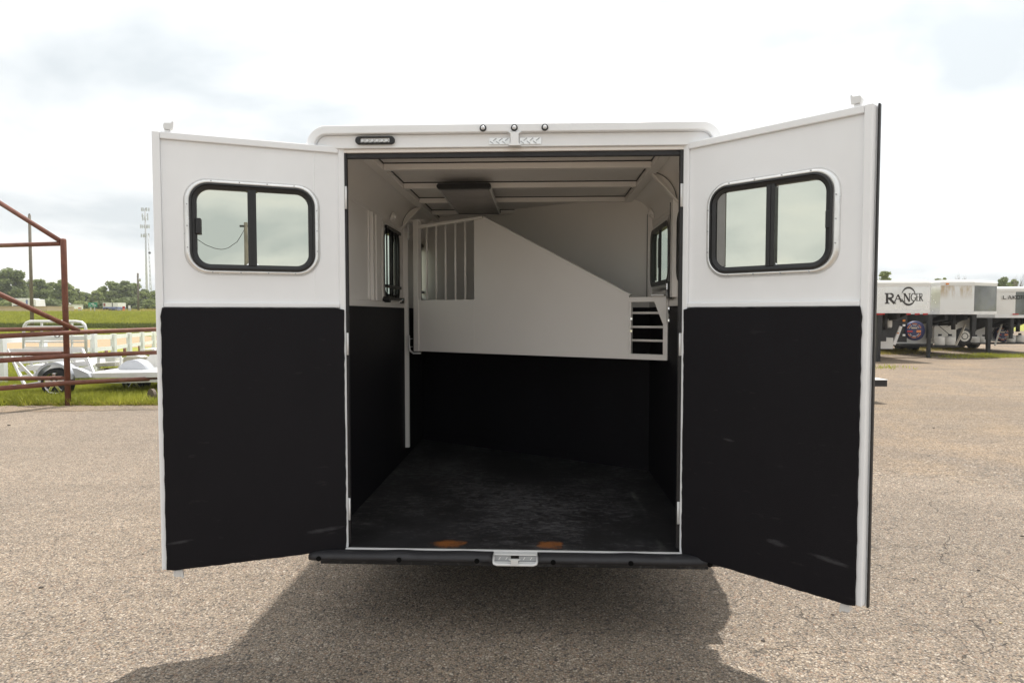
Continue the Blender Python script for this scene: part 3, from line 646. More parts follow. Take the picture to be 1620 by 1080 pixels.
a = Q(-40, 447, vl-.35); b_ = Q(125, 523.5, vP+.06); obj('diagonal_brace', MB().tube([a, b_], .040, 12), RUST, fen)
arch = empty('entry_arch', (Q(-40, 500, vP+.7).x, Q(-40, 500, vP+.7).y, 0), 'rust-red pipe overhead beam and sloping brace meeting the tall fence post', 'gateway')
a = Q(-40, 389.5, vP+.95); b_ = Q(96, 385.5, vP+.0); obj('beam', MB().tube([a, b_], .038, 12), RUST, arch)
a = Q(-40, 296, vP+.35); b_ = Q(96, 381.5, vP); obj('sloping_brace', MB().tube([a, b_], .040, 12), RUST, arch)
gate = empty('pipe_gate', (Q(40, 500, vP+.6).x, Q(40, 500, vP+.6).y, 0), 'rust-red pipe gate rails running behind the fence rails at far left', 'gate')
for rl, rr_ in ((522, 520), (560.5, 559), (599, 598)):
    obj('gate_rail', MB().tube([Q(-60, rl+.4, vP+1.3), Q(99, rr_, vP+.15)], .036, 12), RUST, gate)
obj('gate_stile', MB().tube([Q(-45, 520, vP+1.22), Q(-45, 602, vP+1.22)], .036, 12), RUST, gate)
o = MB(); cpts = [Q(84 + 1.0*k + 0, 524, vP-.15) for k in range(1)]
ch = []
for k in range(15):
    a = -0.35 + 3.85*k/14; ch.append(Q(90.5 - 5.2*cos(a), 526 + 7.5*sin(a), vP-.14))
obj('gate_chain', o.tube(ch, .011, 6), GALV, gate)

# ---------------------------------------------------------------- white board fence round the arena
bf = empty('board_fence', Q(150, 590, 17.6) * 1.0, 'white painted two-board fence running back along the sand arena', 'fence')
bf.location.z = 0
posts = [(-60, 13.2), (3, 14.3), (68, 15.7), (148, 17.5), (179.5, 19.6), (204, 21.7), (224.5, 23.9), (243, 26.2), (259, 28.6)]
tops = [528, 532, 530, 528, 528, 526.5, 525.5, 524.5, 524]; bots = [633, 616, 603, 592, 582, 575, 569, 564, 560]
pp = []
for (px, v), rt, rb in zip(posts, tops, bots):
    t_ = Q(px, rt, v); b_ = Q(px, rb, v); zb = min(0.0, b_.z)
    obj('post', MB().obox(Vector((t_.x, t_.y, (t_.z+zb)/2-.05)), HR*.062, HF*.062, Vector((0, 0, (t_.z-zb)/2+.05))), WHITEWOOD, bf, .004)
    pp.append((Vector((t_.x, t_.y, 0)), t_.z, v))
for (a, za, va), (b_, zb, vb) in zip(pp, pp[1:]):
    for q0, q1 in ((.02, .15), (.36, .48)):
        ax = a - HF*.075; bx = b_ - HF*.075; d = (bx-ax).normalized(); g = d*.005
        o = MB(); i = [o.raw(p + n_*.014 + Vector((0, 0, z))) for p, zt_ in ((ax+g, za), (bx-g, zb)) for z in (zt_-q1, zt_-q0) for n_ in (-HF, HF)]
        for f in ((0,1,3,2),(4,6,7,5),(0,4,5,1),(2,3,7,6),(0,2,6,4),(1,5,7,3)): o.face([i[k] for k in f])
        obj('board', o, WHITEWOOD, bf)
# short rusty stub posts inside the arena fence
for k, (px, r0, r1, v) in enumerate(((168, 553, 575, 21), (197, 549, 566, 24), (220.5, 544, 560, 27))):
    o = MB(); t_ = Q(px, r0, v); o.tube([Vector((t_.x, t_.y, -.1)), t_], .05, 10)
    tag(obj('stub_post', o, RUST), ['short rusty stub post nearest the tall pipe post, behind the board fence', 'middle one of three short rusty stub posts behind the board fence', 'short rusty stub post farthest right behind the board fence'][k], 'post', 'rusty stub posts')

# ---------------------------------------------------------------- aluminium utility trailers
def wheel(mb_parent, c, ax, r, w, name='wheel'):
    c = Vector(c); ax = Vector(ax).normalized(); o = MB()
    o.tube([c - ax*w*.5, c - ax*w*.38, c + ax*w*.38, c + ax*w*.5], [r*.86, r, r, r*.86], 30); wh = obj(name, o, TYRE, mb_parent)
    f = c + ax*(w*.5 + .002)
    o = MB(); a = ax.cross(Vector((0, 0, 1))).normalized(); b_ = Vector((0, 0, 1)); n = 30
    for r0, r1, t0, t1 in ((r*.62, r*.70, 0, .02),):
        R0 = [o.raw(f + (a*cos(2*pi*k/n) + b_*sin(2*pi*k/n))*r0 + ax*t0) for k in range(n)]; R1 = [o.raw(f + (a*cos(2*pi*k/n) + b_*sin(2*pi*k/n))*r1 + ax*t1) for k in range(n)]
        R2 = [o.raw(f + (a*cos(2*pi*k/n) + b_*sin(2*pi*k/n))*r1*1.03 - ax*.01) for k in range(n)]
        for k in range(n): j = (k+1) % n; o.face((R0[k], R0[j], R1[j], R1[k])); o.face((R1[k], R1[j], R2[j], R2[k]))
    obj('rim', o, CHROME, wh)
    for k in range(5):
        th = 2*pi*k/5 + .3; d = a*cos(th) + b_*sin(th); s_ = ax.cross(d)
        o = MB(); o.obox(f + d*r*.36 + ax*.004, d*r*.28, s_*r*.10, ax*.012); obj('spoke', o, CHROME, wh, .004)
    o = MB(); disc(o, f, ax, r*.15, .025, 14); obj('hub_cap', o, CHROME, wh)
    return wh
def fender(par, c, ax, r, w, mat, a0=8, a1=172, name='fender'):
    c = Vector(c); ax = Vector(ax).normalized(); a = ax.cross(Vector((0, 0, 1))).normalized(); n = 18; o = MB(); R_ = []
    for k in range(n+1):
        th = radians(a0 + (a1-a0)*k/n); d = a*cos(th) + Vector((0, 0, 1))*sin(th)
        R_.append([o.raw(c + d*(r+.0) + ax*w/2), o.raw(c + d*(r+.0) - ax*w/2), o.raw(c + d*(r-.012) - ax*w/2), o.raw(c + d*(r-.012) + ax*w/2), o.raw(c + d*(r-.05) + ax*(w/2+.004))])
    for A, B in zip(R_, R_[1:]):
        for k in ((0, 1), (1, 2), (2, 3)): o.face((A[k[0]], A[k[1]], B[k[1]], B[k[0]]), True)
        o.face((A[0], B[0], B[4], A[4]))
    o.face(R_[0][:4]); o.face(R_[-1][:4]); return obj(name, o, mat, par)
vA = 12.35
UA = empty('utility_trailer', Vector((Q(92, 600, vA).x, Q(92, 600, vA).y, 0)), 'low white aluminium utility trailer with tilted slatted ramp and alloy wheel', 'trailer')
wc = Q(92, 606.5, vA); wc.z = .285
wheel(UA, wc, -HF, .285, .18); fender(UA, wc + Vector((0, 0, .03)), -HF, .37, .26, GREYF)
o = MB(); o.v = []; q_ = [Q(113, 581, vA-.14), Q(124, 583.5, vA-.14), Q(139, 590, vA-.1), Q(143, 597, vA-.1), Q(119, 598, vA-.14)]; f0 = [o.raw(p) for p in q_]; f1 = [o.raw(p + HF*.14) for p in q_]; o.face(f0); o.face(f1[::-1]); [o.face((f0[k], f0[(k+1) % 5], f1[(k+1) % 5], f1[k])) for k in range(5)]; obj('wheel_skirt', o, GREYF, UA, .01)
obj('deck_rail', MB().bar(Q(118, 594, vA), Q(330, 591.5, vA), .06, .10), ALUM_W, UA, .006)
obj('lower_rail', MB().bar(Q(140, 604.5, vA+.05), Q(330, 600.5, vA+.05), .05, .055), ALUM_W, UA, .006)
obj('deck', MB().box(0, .01, 0, .01, 0, .01) if False else MB(FRM).box(XP(125, vA), XP(330, vA), vA+.04, vA+1.55, .43, .46), ALUM_W, UA)
obj('rear_sill', MB().bar(Q(20, 610.5, vA-.1), Q(74, 609, vA-.1), .06, .05), ALUM_W, UA, .004)
obj('tail_light', MB().bar(Q(16, 610, vA-.13), Q(19, 610, vA-.13), .05, .035), RED, UA)
bl, br = Q(40, 611, vA-.05), Q(149, 592, vA+.25); tl_, tr_ = Q(13, 553, vA+.3), Q(130, 552.5, vA+.55)
def lerp2(u, w): return (bl.lerp(br, u)).lerp(tl_.lerp(tr_, u), w)
for u, wdt in ((0, .05), (1, .05)): obj('ramp_stile', MB().bar(lerp2(u, -.02), lerp2(u, 1.0), wdt, .045, up=(0, 1, 0)), ALUM_W, UA, .004)
for w, h_ in ((.965, .085), (.63, .05), (.45, .085), (.22, .10), (.03, .05)): obj('ramp_slat', MB().bar(lerp2(.006, w), lerp2(.994, w), .03, h_), ALUM_W, UA, .003)
for u in (.2, .4, .6, .8): obj('ramp_rib', MB().bar(lerp2(u, .05) + HF*.035, lerp2(u, .93) + HF*.035, .03, .03, up=(0, 1, 0)), ALUM_W, UA)
obj('ramp_strut', MB().bar(Q(22, 566, vA-.06), Q(51, 596, vA-.06), .03, .05), ALUM_W, UA, .004)
obj('side_gusset', MB().bar(Q(137, 562, vA+.3), Q(149, 592, vA+.05), .02, .07), ALUM_W, UA)
# tall rounded rack of a second trailer behind
vB = 14.6
UB = empty('utility_trailer', Vector((Q(90, 580, vB).x, Q(90, 580, vB).y, 0)), 'white tube-frame trailer rack with rounded top corners behind the tilted ramp', 'trailer')
pts = [(37.5, 575), (37.5, 521), (38.5, 515), (42, 510.5), (48, 508.3), (120, 508.3), (129, 509.5), (134, 513.5), (135.5, 519), (136.5, 575)]
obj('hoop', MB().tube([Q(x, r, vB) for x, r in pts], .032, 10), ALUM_W, UB)
for r in (516.3, 541, 549.5): obj('rack_rail', MB().bar(Q(39, r, vB), Q(136, r, vB), .03, .032), ALUM_W, UB)
obj('rack_board', MB().bar(Q(39, 535.5, vB), Q(136, 535, vB), .02, .085), ALUM_W, UB)
for x in (66, 114): obj('rack_upright', MB().bar(Q(x, 509, vB+.02), Q(x, 575, vB+.02), .035, .035, up=(0, 1, 0)), ALUM_W, UB)
obj('bed', MB(FRM).box(XP(36, vB), XP(140, vB), vB+.04, vB+2.4, .40, .44), ALUM_W, UB)
# third trailer at the right, half hidden by the open door
vC = 13.3
UC = empty('utility_trailer', Vector((Q(215, 600, vC).x, Q(215, 600, vC).y, 0)), 'aluminium utility trailer with grey rounded fender partly hidden behind the left door', 'trailer')
fender(UC, Q(216, 591.5, vC), -HF, .30, .3, GREYF, 2, 178)
o = MB(); cc = Q(216, 591.5, vC) - HF*.152; n = 20; ring_ = [o.raw(cc + HR*.296*cos(pi*k/n) + Vector((0, 0, .27*sin(pi*k/n)))) for k in range(n+1)]; o.face(ring_); r2 = [o.raw(Vector(o.v[i]) + HF*.02) for i in ring_]; o.face(r2[::-1])
for k in range(n): o.face((ring_[k], ring_[k+1], r2[k+1], r2[k]))
obj('fender_plate', o, GREYF, UC)
fender(UC, Q(217, 586, vC+1.5), -HF, .36, .3, PANEL_W, 0, 180); wheel(UC, Q(217, 592, vC+1.45), -HF, .29, .18)
wheel(UC, Q(216, 602, vC), -HF, .27, .16)
o = MB(); o.bar(Q(196, 578.5, vC+1.3), Q(238, 578.5, vC+1.3), .02, .40); obj('fender_panel', o, plain('beige_panel', (.55, .50, .42), .5), UC)
for x in (156, 191.5): obj('rack_upright', MB().bar(Q(x, 565, vC+.3), Q(x, 590, vC+.3), .04, .04, up=(0, 1, 0)), ALUM_W, UC)
obj('rack_rail', MB().bar(Q(156, 566, vC+.3), Q(192, 564, vC+.3), .03, .04), ALUM_W, UC)
obj('tool_box', MB().bar(Q(158, 576.5, vC+.35), Q(189, 575.5, vC+.35), .3, .075), plain('tan_box', (.42, .40, .34), .5), UC, .005)
obj('tool_box_lid', MB().bar(Q(172, 568.5, vC+.4), Q(187, 567.5, vC+.4), .25, .09), plain('pale_box', (.62, .62, .56), .5), UC, .005)
obj('front_panel', MB().bar(Q(158, 585.5, vC+.28), Q(192, 584.5, vC+.28), .03, .085), plain('cream_panel', (.62, .58, .5), .5), UC)
o = MB(); cc = Q(169, 585, vC+.24); o.face([o.raw(cc + HR*.058*cos(2*pi*k/18) + Vector((0, 0, .042*sin(2*pi*k/18)))) for k in range(18)]); obj('oval_badge', o, plain('maroon_badge', (.07, .035, .04), .4), UC)
obj('tongue', MB().bar(Q(224, 603.2, vC-.4), Q(330, 599, vC-.4), .06, .05), ALUM_W, UC, .004)
obj('side_marker', MB().bar(Q(218.5, 604, vC-.4), Q(220, 604, vC-.4), .03, .02), AMBER, UC)
obj('front_corner', MB().bar(Q(238, 561, vC+.6), Q(260, 578, vC+.6), .05, .30), PANEL_W, UC)
obj('deck_top', MB().bar(Q(232, 552, vC+2), Q(300, 551, vC+2), .5, .03), PANEL_W, UC)
o = MB(); cc = Q(243, 626, 11.6); cc.z = .13; disc(o, cc, (HF*-.7 + HR*-.5), .13, .05, 18); tag(obj('jack_wheel', o, plain('brown_rubber', (.10, .075, .055), .7)), 'brown worn jack wheel in the grass beside the left door edge', 'wheel')

# ---------------------------------------------------------------- right: row of gooseneck trailers
def stroke(mb, pts, w, pm, th=.006):
    """flat strokes given in photo pixels, pm(px,row,lift) -> world"""
    for (x0, y0), (x1, y1) in zip(pts, pts[1:]):
        d = Vector((x1-x0, y1-y0)); L = d.length; d /= L; n_ = Vector((-d.y, d.x))*w/2
        q = [Vector((x0, y0))+n_, Vector((x1, y1))+n_, Vector((x1, y1))-n_, Vector((x0, y0))-n_]
        a = [mb.raw(pm(p.x, p.y, 0.002)) for p in q]; b_ = [mb.raw(pm(p.x, p.y, th)) for p in q]
        mb.face(b_); mb.face(a[::-1])
        for k in range(4): j = (k+1) % 4; mb.face((a[k], a[j], b_[j], b_[k]))
def glyphs(par, texts, pm, mat):
    for ch_, x, y, w, h, wt in texts:
        o = MB(); P_ = lambda *ps: [(x + a*w, y + b_*h) for a, b_ in ps]
        thin = wt*.45
        if ch_ == 'R':
            stroke(o, P_((.22, 0), (.22, 1)), wt, pm); stroke(o, P_((.0, .02), (.6, .02)), thin, pm); stroke(o, P_((.6, .03), (.8, .13), (.82, .27), (.7, .44), (.3, .5)), wt*.8, pm); stroke(o, P_((.45, .5), (.95, 1)), wt, pm); stroke(o, P_((0, .98), (.45, .98)), thin, pm); stroke(o, P_((.8, .98), (1.1, .98)), thin, pm)
        elif ch_ == 'A':
            stroke(o, P_((.05, 1), (.48, 0)), thin*1.1, pm); stroke(o, P_((.48, 0), (.92, 1)), wt, pm); stroke(o, P_((.22, .65), (.75, .65)), thin, pm); stroke(o, P_((-.08, .98), (.22, .98)), thin, pm); stroke(o, P_((.72, .98), (1.08, .98)), thin, pm)
        elif ch_ == 'N':
            stroke(o, P_((.1, 0), (.1, 1)), thin, pm); stroke(o, P_((.1, 0), (.9, 1)), wt, pm); stroke(o, P_((.9, 0), (.9, 1)), thin, pm); stroke(o, P_((-.1, .02), (.2, .02)), thin, pm); stroke(o, P_((.75, .02), (1.1, .02)), thin, pm); stroke(o, P_((-.05, .98), (.25, .98)), thin, pm)
        elif ch_ == 'G':
            stroke(o, P_((.95, .2), (.75, .04), (.45, .0), (.15, .2), (.05, .5), (.15, .8), (.45, 1), (.75, .95), (.92, .8)), wt*.8, pm); stroke(o, P_((.9, .95), (.9, .58)), wt*.7, pm); stroke(o, P_((.6, .58), (1.1, .58)), thin, pm)
        elif ch_ == 'E':
            stroke(o, P_((.2, 0), (.2, 1)), wt*.8, pm)
            for q, l in ((.02, .9), (.48, .7), (.98, .95)): stroke(o, P_((0, q), (l, q)), thin, pm)
        elif ch_ == 'L': stroke(o, P_((.1, 0), (.1, .92)), wt, pm); stroke(o, P_((0, .92), (.95, .92)), wt*.8, pm)
        elif ch_ == 'K': stroke(o, P_((.1, 0), (.1, 1)), wt, pm); stroke(o, P_((.95, 0), (.2, .5)), wt*.8, pm); stroke(o, P_((.2, .5), (1, 1)), wt*.8, pm)
        elif ch_ == 'O': stroke(o, [(x + w*(.5+.5*cos(a*pi/6)), y + h*(.5+.5*sin(a*pi/6))) for a in range(13)], wt*.8, pm)
        elif ch_ == 'T': stroke(o, P_((.5, 0), (.5, 1)), wt, pm); stroke(o, P_((0, .05), (1, .05)), wt*.8, pm)
        obj('letter', o, mat, par)
def box_v(px0, px1, v0, v1, r0, r1, vref):
    """upright box spanning pixels px0..px1 and rows r0..r1 as seen at depth vref"""
    return MB(FRM).box(XP(px0, vref), XP(px1, vref), v0, v1, ZP(r1, vref), ZP(r0, vref))
def tank(par, px, row0, row1, v, w):
    x = XP(px, v); z0, z1 = ZP(row1, v), ZP(row0, v); r = XP(px+w/2, v) - x
    c = FRM(x, v, 0); o = MB(); H = z1 - z0
    o.tube([c + Vector((0, 0, z0 + H*q)) for q in (0, .06, .2, .78, .92, 1.0)], [r*.8, r*.95, r, r, r*.85, r*.4], 18); t_ = obj('propane_tank', o, TANK, par)
    o = MB(); o.tube([c + Vector((0, 0, z1)), c + Vector((0, 0, z1+.07))], r*.35, 10); obj('valve', o, DARKSTEEL, t_)
def spare(par, px, row, v, r_px, printed):
    c = Q(px, row, v); r = r_px/F_PX*v; o = MB(); o.tube([c + HF*.12, c + HF*.02, c - HF*.06, c - HF*.10, c - HF*.105], [r*.92, r, r, r*.88, r*.3], 28)
    s_ = obj('spare_cover' if printed else 'spare_tyre', o, NAVY if printed else TYRE, par)
    pm = lambda x, y, lift: Q(x, y, v - .107 - lift)
    if printed:
        for arc0, arc1, rr_, m_, wt in ((200, 340, .72, ORANGE, 1.5), (205, 335, .55, SIGNW, .9), (25, 155, .70, ORANGE, 1.5), (35, 145, .55, SIGNW, .9)):
            o = MB(); n = 13
            for k in range(n):
                if k % 5 == 4: continue
                a0_ = radians(arc0 + (arc1-arc0)*k/n); a1_ = radians(arc0 + (arc1-arc0)*(k+.7)/n)
                stroke(o, [(px + r_px*rr_*cos(a0_), row + r_px*rr_*sin(a0_)), (px + r_px*rr_*cos(a1_), row + r_px*rr_*sin(a1_))], wt, pm, .004)
            obj('cover_print', o, m_, s_)
        for x, m_, w_, h_ in ((px-r_px*.45, RED, .55, .14), (px+r_px*.45, ORANGE, .45, .24)):
            o = MB(); stroke(o, [(x - r_px*w_/2, row+1), (x + r_px*w_/2, row+1)], r_px*h_, pm, .004); obj('cover_print', o, m_, s_)
        o = MB(); stroke(o, [(px-r_px*.3, row - r_px*.28), (px+r_px*.3, row - r_px*.28)], 2.0, pm, .004); obj('cover_print', o, plain('tan_print', (.5, .42, .3), .5), s_)
    else:
        for r0, m_ in ((.62, TANK), (.4, DARKSTEEL), (.3, TANK)):
            o = MB(); disc(o, c - HF*(.107 + .004*(1-r0)*4), -HF, r*r0, .004, 24); obj('rim', o, m_, s_)
def gooseneck(name_label, v, px0, px1, rt, rb, facets, leg_px, leg_w, leg_row, extras, feet=(0, 0)):
    vb = v + 2.3
    x0, x1 = XP(px0, v), XP(px1, v); zt, zb = ZP(rt, v), ZP(rb, v)
    root = empty('gooseneck_trailer', FRM((x0+x1)/2, v, 0), name_label, 'trailer', 'gooseneck trailers parked in a row')
    # nose: faceted plan; roof cap with rolled edge
    plan = facets(x0, x1, v)
    zc = zt - .20; zl = zb + .11
    for (a, b_, mat) in plan:
        o = MB(); i = [o.raw(FRM(*p, z)) for z in (zl, zc) for p in (a, b_)]; d = (Vector(b_)-Vector(a)); nn_ = Vector((-d.y, d.x)).normalized()*.03
        j = [o.raw(FRM(p[0]+nn_.x, p[1]+nn_.y, z)) for z in (zl, zc) for p in (a, b_)]
        for f in ((0, 1, 3, 2),): o.face([i[k] for k in f]); o.face([j[k] for k in f[::-1]])
        for e0, e1 in ((0, 1), (1, 3), (3, 2), (2, 0)): o.face((i[e0], i[e1], j[e1], j[e0]))
        obj('nose_panel', o, mat, root)
    outline = [plan[0][0]] + [p[1] for p in plan]
    back = [(x1, vb+6), (x0, vb+6)]
    def cap(zlo, zhi, grow, mat, name, roll=0.0):
        o = MB(); cx = (x0+x1)/2; cv = v+3
        def gr(p, g): return (p[0] + (g if p[0] > cx else -g), p[1] - (g if p[1] < cv else 0))
        lv = [(zlo, grow), (zhi-roll, grow)] + ([(zhi-roll*.4, grow-roll*.35), (zhi, grow-roll*1.1)] if roll else [])
        loops = [[o.raw(FRM(*gr(p, g), z)) for p in outline + back] for z, g in lv]; n = len(loops[0])
        for A, B in zip(loops, loops[1:]):
            for k in range(n): o.face((A[k], A[(k+1) % n], B[(k+1) % n], B[k]))
        o.face(loops[0][::-1]); o.face(loops[-1]); return obj(name, o, mat, root)
    cap(zc+.001, zt, .012, PANEL_W, 'roof_cap', .09); cap(zb, zl-.001, .014, ALUM_W, 'nose_trim')
    o = MB(FRM); o.box(x0+.03, x1-.03, vb, vb+6, .55, zb-.002); obj('body', o, PANEL_W, root)
    o = MB(FRM); o.box(x0+.03, x1-.03, vb-.005, vb+6, .40, .548); obj('body_skirt', o, ALUM_W, root)
    xm = (x0+x1)/2
    o = MB(); o.bar(FRM(xm-.35, v+.35, zb-.10), FRM(xm-.35, vb, zb-.32), .12, .20); o.bar(FRM(xm+.35, v+.35, zb-.10), FRM(xm+.35, vb, zb-.32), .12, .20); obj('neck_frame', o, BLACKSTEEL, root)
    o = MB(); o.tube([FRM(xm, v+.5, zb-.02), FRM(xm, v+.5, zb-.55)], .07, 12); obj('coupler', o, BLACKSTEEL, root)
    for xg in (xm-.62, xm+.62):
        o = MB(); pl = [FRM(xg, v+.25, zb-.002), FRM(xg, vb-.01, zb-.002), FRM(xg, vb-.01, zb-.62), FRM(xg, v+1.3, zb-.34)]; i0 = [o.raw(p) for p in pl]; i1 = [o.raw(p + HR*.03) for p in pl]; o.face(i0); o.face(i1[::-1])
        for k in range(4): o.face((i0[k], i0[(k+1) % 4], i1[(k+1) % 4], i1[k]))
        obj('neck_gusset', o, BLACKSTEEL, root)
    for k in range(3):
        xk = xm + (-.8, .2, .75)[k]; o = MB(); o.tube([FRM(xk, vb-.2, zb-.02), FRM(xk+.06, vb-.3, zb-.35), FRM(xk-.05, vb-.25, zb-.62), FRM(xk+.1, vb-.12, .62)], .014, 6); obj('cable', o, RUBBER, root)
    o = MB(FRM); o.box(x0+.15, x1-.15, vb-.30, vb-.006, .30, .36); obj('front_step', o, DARKSTEEL, root)
    for lp, lw, zg in zip(leg_px, leg_w, feet):
        x = XP(lp, v+.15); w = lw/F_PX*v/2
        o = MB(FRM); o.box(x-w, x+w, v+.08, v+.08+w*2, max(zb-.85, zg+.2), zb-.003); lg = obj('jack_leg', o, BLACKSTEEL, root)
        o = MB(FRM); o.box(x-w*.72, x+w*.72, v+.10, v+.10+w*1.5, zg+.0235, max(zb-.85, zg+.2)-.001); obj('inner_leg', o, BLACKSTEEL, lg)
        o = MB(FRM); o.box(x-w*1.3, x+w*1.3, v+.08, v+.10+w*2, zg+.0085, zg+.023); obj('foot_plate', o, BLACKSTEEL, lg)
    for wx in (x0+.05, x1-.30):
        for k in range(2):
            o = MB(); c = FRM(wx, vb+2.2+.85*k, .36); o.tube([c, c + HR*.25], .36, 22); obj('wheel', o, TYRE, root)
    extras(root, v, vb, x0, x1, zb)
    return root
def flat(m_): return lambda x0, x1, v: [((x0, v+2.2), (x0, v), PANEL_W), ((x0, v), (x1-.02, v), m_), ((x1-.02, v), (x1, v+2.2), PANEL_W)]
v1 = 21.3
def ex1(root, v, vb, x0, x1, zb):
    pm = lambda x, y, lift: Q(x, y, v - lift)
    glyphs(root, [('R', 1400, 464, 16, 16, 3.6), ('A', 1415, 466, 12, 11, 2.6), ('N', 1430, 464, 10, 13, 2.6), ('G', 1441, 464, 8, 12, 1.8), ('E', 1449.5, 464, 5.5, 12, 1.6), ('R', 1454, 464, 6, 12, 1.6)], pm, LETTER)
    o = MB()
    for a0_, a1_, w in ((200, 345, 2.2), (30, 165, 2.6)):
        for k in range(14):
            f0 = a0_ + (a1_-a0_)*k/14; f1 = a0_ + (a1_-a0_)*(k+1)/14; ww = w*sin(pi*(k+.5)/14)
            stroke(o, [(1437.5 + 11*cos(radians(f0)), 468.5 + 13.5*sin(radians(f0))), (1437.5 + 11*cos(radians(f1)), 468.5 + 13.5*sin(radians(f1)))], .6+ww, pm)
    obj('round_emblem', o, LETTER, root)
    for a, b_ in ((1386.5, 1400), (1434, 1441), (1447, 1455), (1460, 1468)):
        o = MB(); stroke(o, [(a, 497), (b_, 496.5)], 2.2, lambda x, y, l: Q(x, y, v + .02 - l), .02); obj('red_light', o, RED, root)
    for p in (1389, 1405): tank(root, p, 504, 519, v+.9, 12)
    obj('tank_shelf', box_v(1378, 1412, v+.7, v+1.2, 519.5, 522, v+.9), BLACKSTEEL, root)
    obj('battery_box', box_v(1392, 1402, v+.25, v+.6, 524, 540, v+.3), DARKSTEEL, root, .01)
    obj('storage_box', box_v(1376, 1409, v+1.0, v+1.7, 534, 551.5, v+1.2), PANEL_W, root, .01)
    obj('dark_bulkhead', box_v(1376, 1432, vb-.14, vb-.01, 496, 541, vb), BLACKSTEEL, root)
    o = MB(); o.bar(Q(1414, 545, v+1.1), Q(1425, 516, v+1.1), .05, .10); obj('brace', o, ALUM_W, root)
    o = MB(); o.bar(Q(1419, 527, v+1.0), Q(1422, 527, v+1.0), .03, .03); obj('amber_light', o, AMBER, root)
    for r, m_ in ((507, AMBER), (514.5, SIGNW), (530, SIGNW)):
        o = MB(); o.bar(Q(1428, r, vb-.2), Q(1432, r, vb-.2), .02, .07); obj('plate_sticker', o, m_, root)
    spare(root, 1446.5, 523, vb-.13, 15.5, True)
gooseneck('gooseneck trailer with large black round-emblem lettering on its flat nose', v1, 1358, 1471.5, 443.5, 495.5, flat(PANEL_P), (1390.5, 1371), (7.5, 7), 573, ex1)
v2 = 23.2
def f2(x0, x1, v):
    a = XP(1487, v); b_ = XP(1540.5, v); xl = XP(1472.5, v+.45); xr = XP(1576, v+.6)
    return [((xl, v+2.2), (xl, v+.45), PANEL_W), ((xl, v+.45), (a, v), PANEL_P), ((a, v), (b_, v), PANEL_S), ((b_, v), (xr, v+.6), PANEL_D), ((xr, v+.6), (xr, v+2.2), PANEL_W)]
def ex2(root, v, vb, x0, x1, zb):
    for p, dv in ((1499, -.03), (1571, .62)):
        o = MB(); o.bar(Q(p-2, 449, v+dv), Q(p+2, 449, v+dv), .03, .05); obj('amber_light', o, AMBER, root)
    for p in (1488, 1504): tank(root, p, 531.5, 546.5, v+.8, 15)
    obj('tank_shelf', box_v(1470, 1514, v+.6, v+1.2, 547, 549, v+.8), DARKSTEEL, root)
    obj('shelf_box', box_v(1476, 1511, vb-.5, vb-.1, 516, 540, vb-.4), PANEL_W, root, .01)
    o = MB(); o.bar(Q(1478, 516, vb-.55), Q(1511, 515, vb-.55), .1, .04); obj('shelf_lip', o, ALUM_W, root)
    o = MB(); o.bar(Q(1484, 508, vb-.6), Q(1511, 509, vb-.6), .3, .2); obj('generator', o, DARKSTEEL, root, .03)
    o = MB(); o.bar(Q(1512, 547, v+.7), Q(1527, 513, v+1.2), .06, .05); o2 = obj('leaning_ladder', o, plain('tan_ladder', (.5, .45, .38), .5), root)
    spare(root, 1523, 531.5, vb-.13, 13.5, False)
    o = MB(); o.bar(Q(1484, 514, vb-.7), Q(1509, 535, v+.9), .015, .015); obj('hose', o, RUBBER, root)
gooseneck('gooseneck trailer with rust-stained faceted nose, middle of the three', v2, 1471.5, 1576, 443, 497.5, f2, (1470.5, 1540), (6, 6.5), 566, ex2, (0, .75))
v3 = 25.2
def f3(x0, x1, v):
    a = XP(1606, v); b_ = XP(1660, v)
    return [((x0, v+2.2), (x0, v+.05), PANEL_W), ((x0, v+.05), (a, v), PANEL_W), ((a, v), (b_, v+.12), PANEL_D), ((b_, v+.12), (x1, v+.6), PANEL_P), ((x1, v+.6), (x1, v+2.2), PANEL_W)]
def ex3(root, v, vb, x0, x1, zb):
    pm = lambda x, y, lift: Q(x, y, v - .012 - lift)
    glyphs(root, [('L', 1587, 467.5, 5.5, 5.5, 1.3), ('A', 1594.5, 467.5, 6, 5.5, 1.2), ('K', 1602, 467.5, 5.5, 5.5, 1.2), ('O', 1609, 467.5, 6.5, 5.5, 1.2), ('T', 1617, 467.5, 5.5, 5.5, 1.2), ('A', 1624, 467.5, 6, 5.5, 1.2)], pm, LETTER)
    o = MB(); stroke(o, [(1602, 497), (1611.5, 497)], 1.8, lambda x, y, l: Q(x, y, v - .02 - l), .02); obj('red_light', o, RED, root)
    for p in (1601, 1614.5): tank(root, p, 530, 541.5, v+.9, 12)
    for p in (1544.5, 1557.5): tank(root, p, 532.5, 544.5, v+.9, 12)
    obj('tank_shelf', box_v(1535, 1625, v+.7, v+1.3, 542, 544, v+.9), DARKSTEEL, root)
    spare(root, 1586.5, 528.5, vb-.13, 12.5, True)
    o = MB(); o.bar(Q(1574, 546, v+.5), Q(1585, 512, v+.9), .05, .05); obj('leaning_ladder', o, plain('pale_ladder', (.55, .53, .48), .5), root)
gooseneck('white gooseneck trailer with small dark lettering cut by the right picture edge', v3, 1576, 1678, 453.5, 503, f3, (1565, 1600), (6.5, 5), 561, ex3, (0, .6))
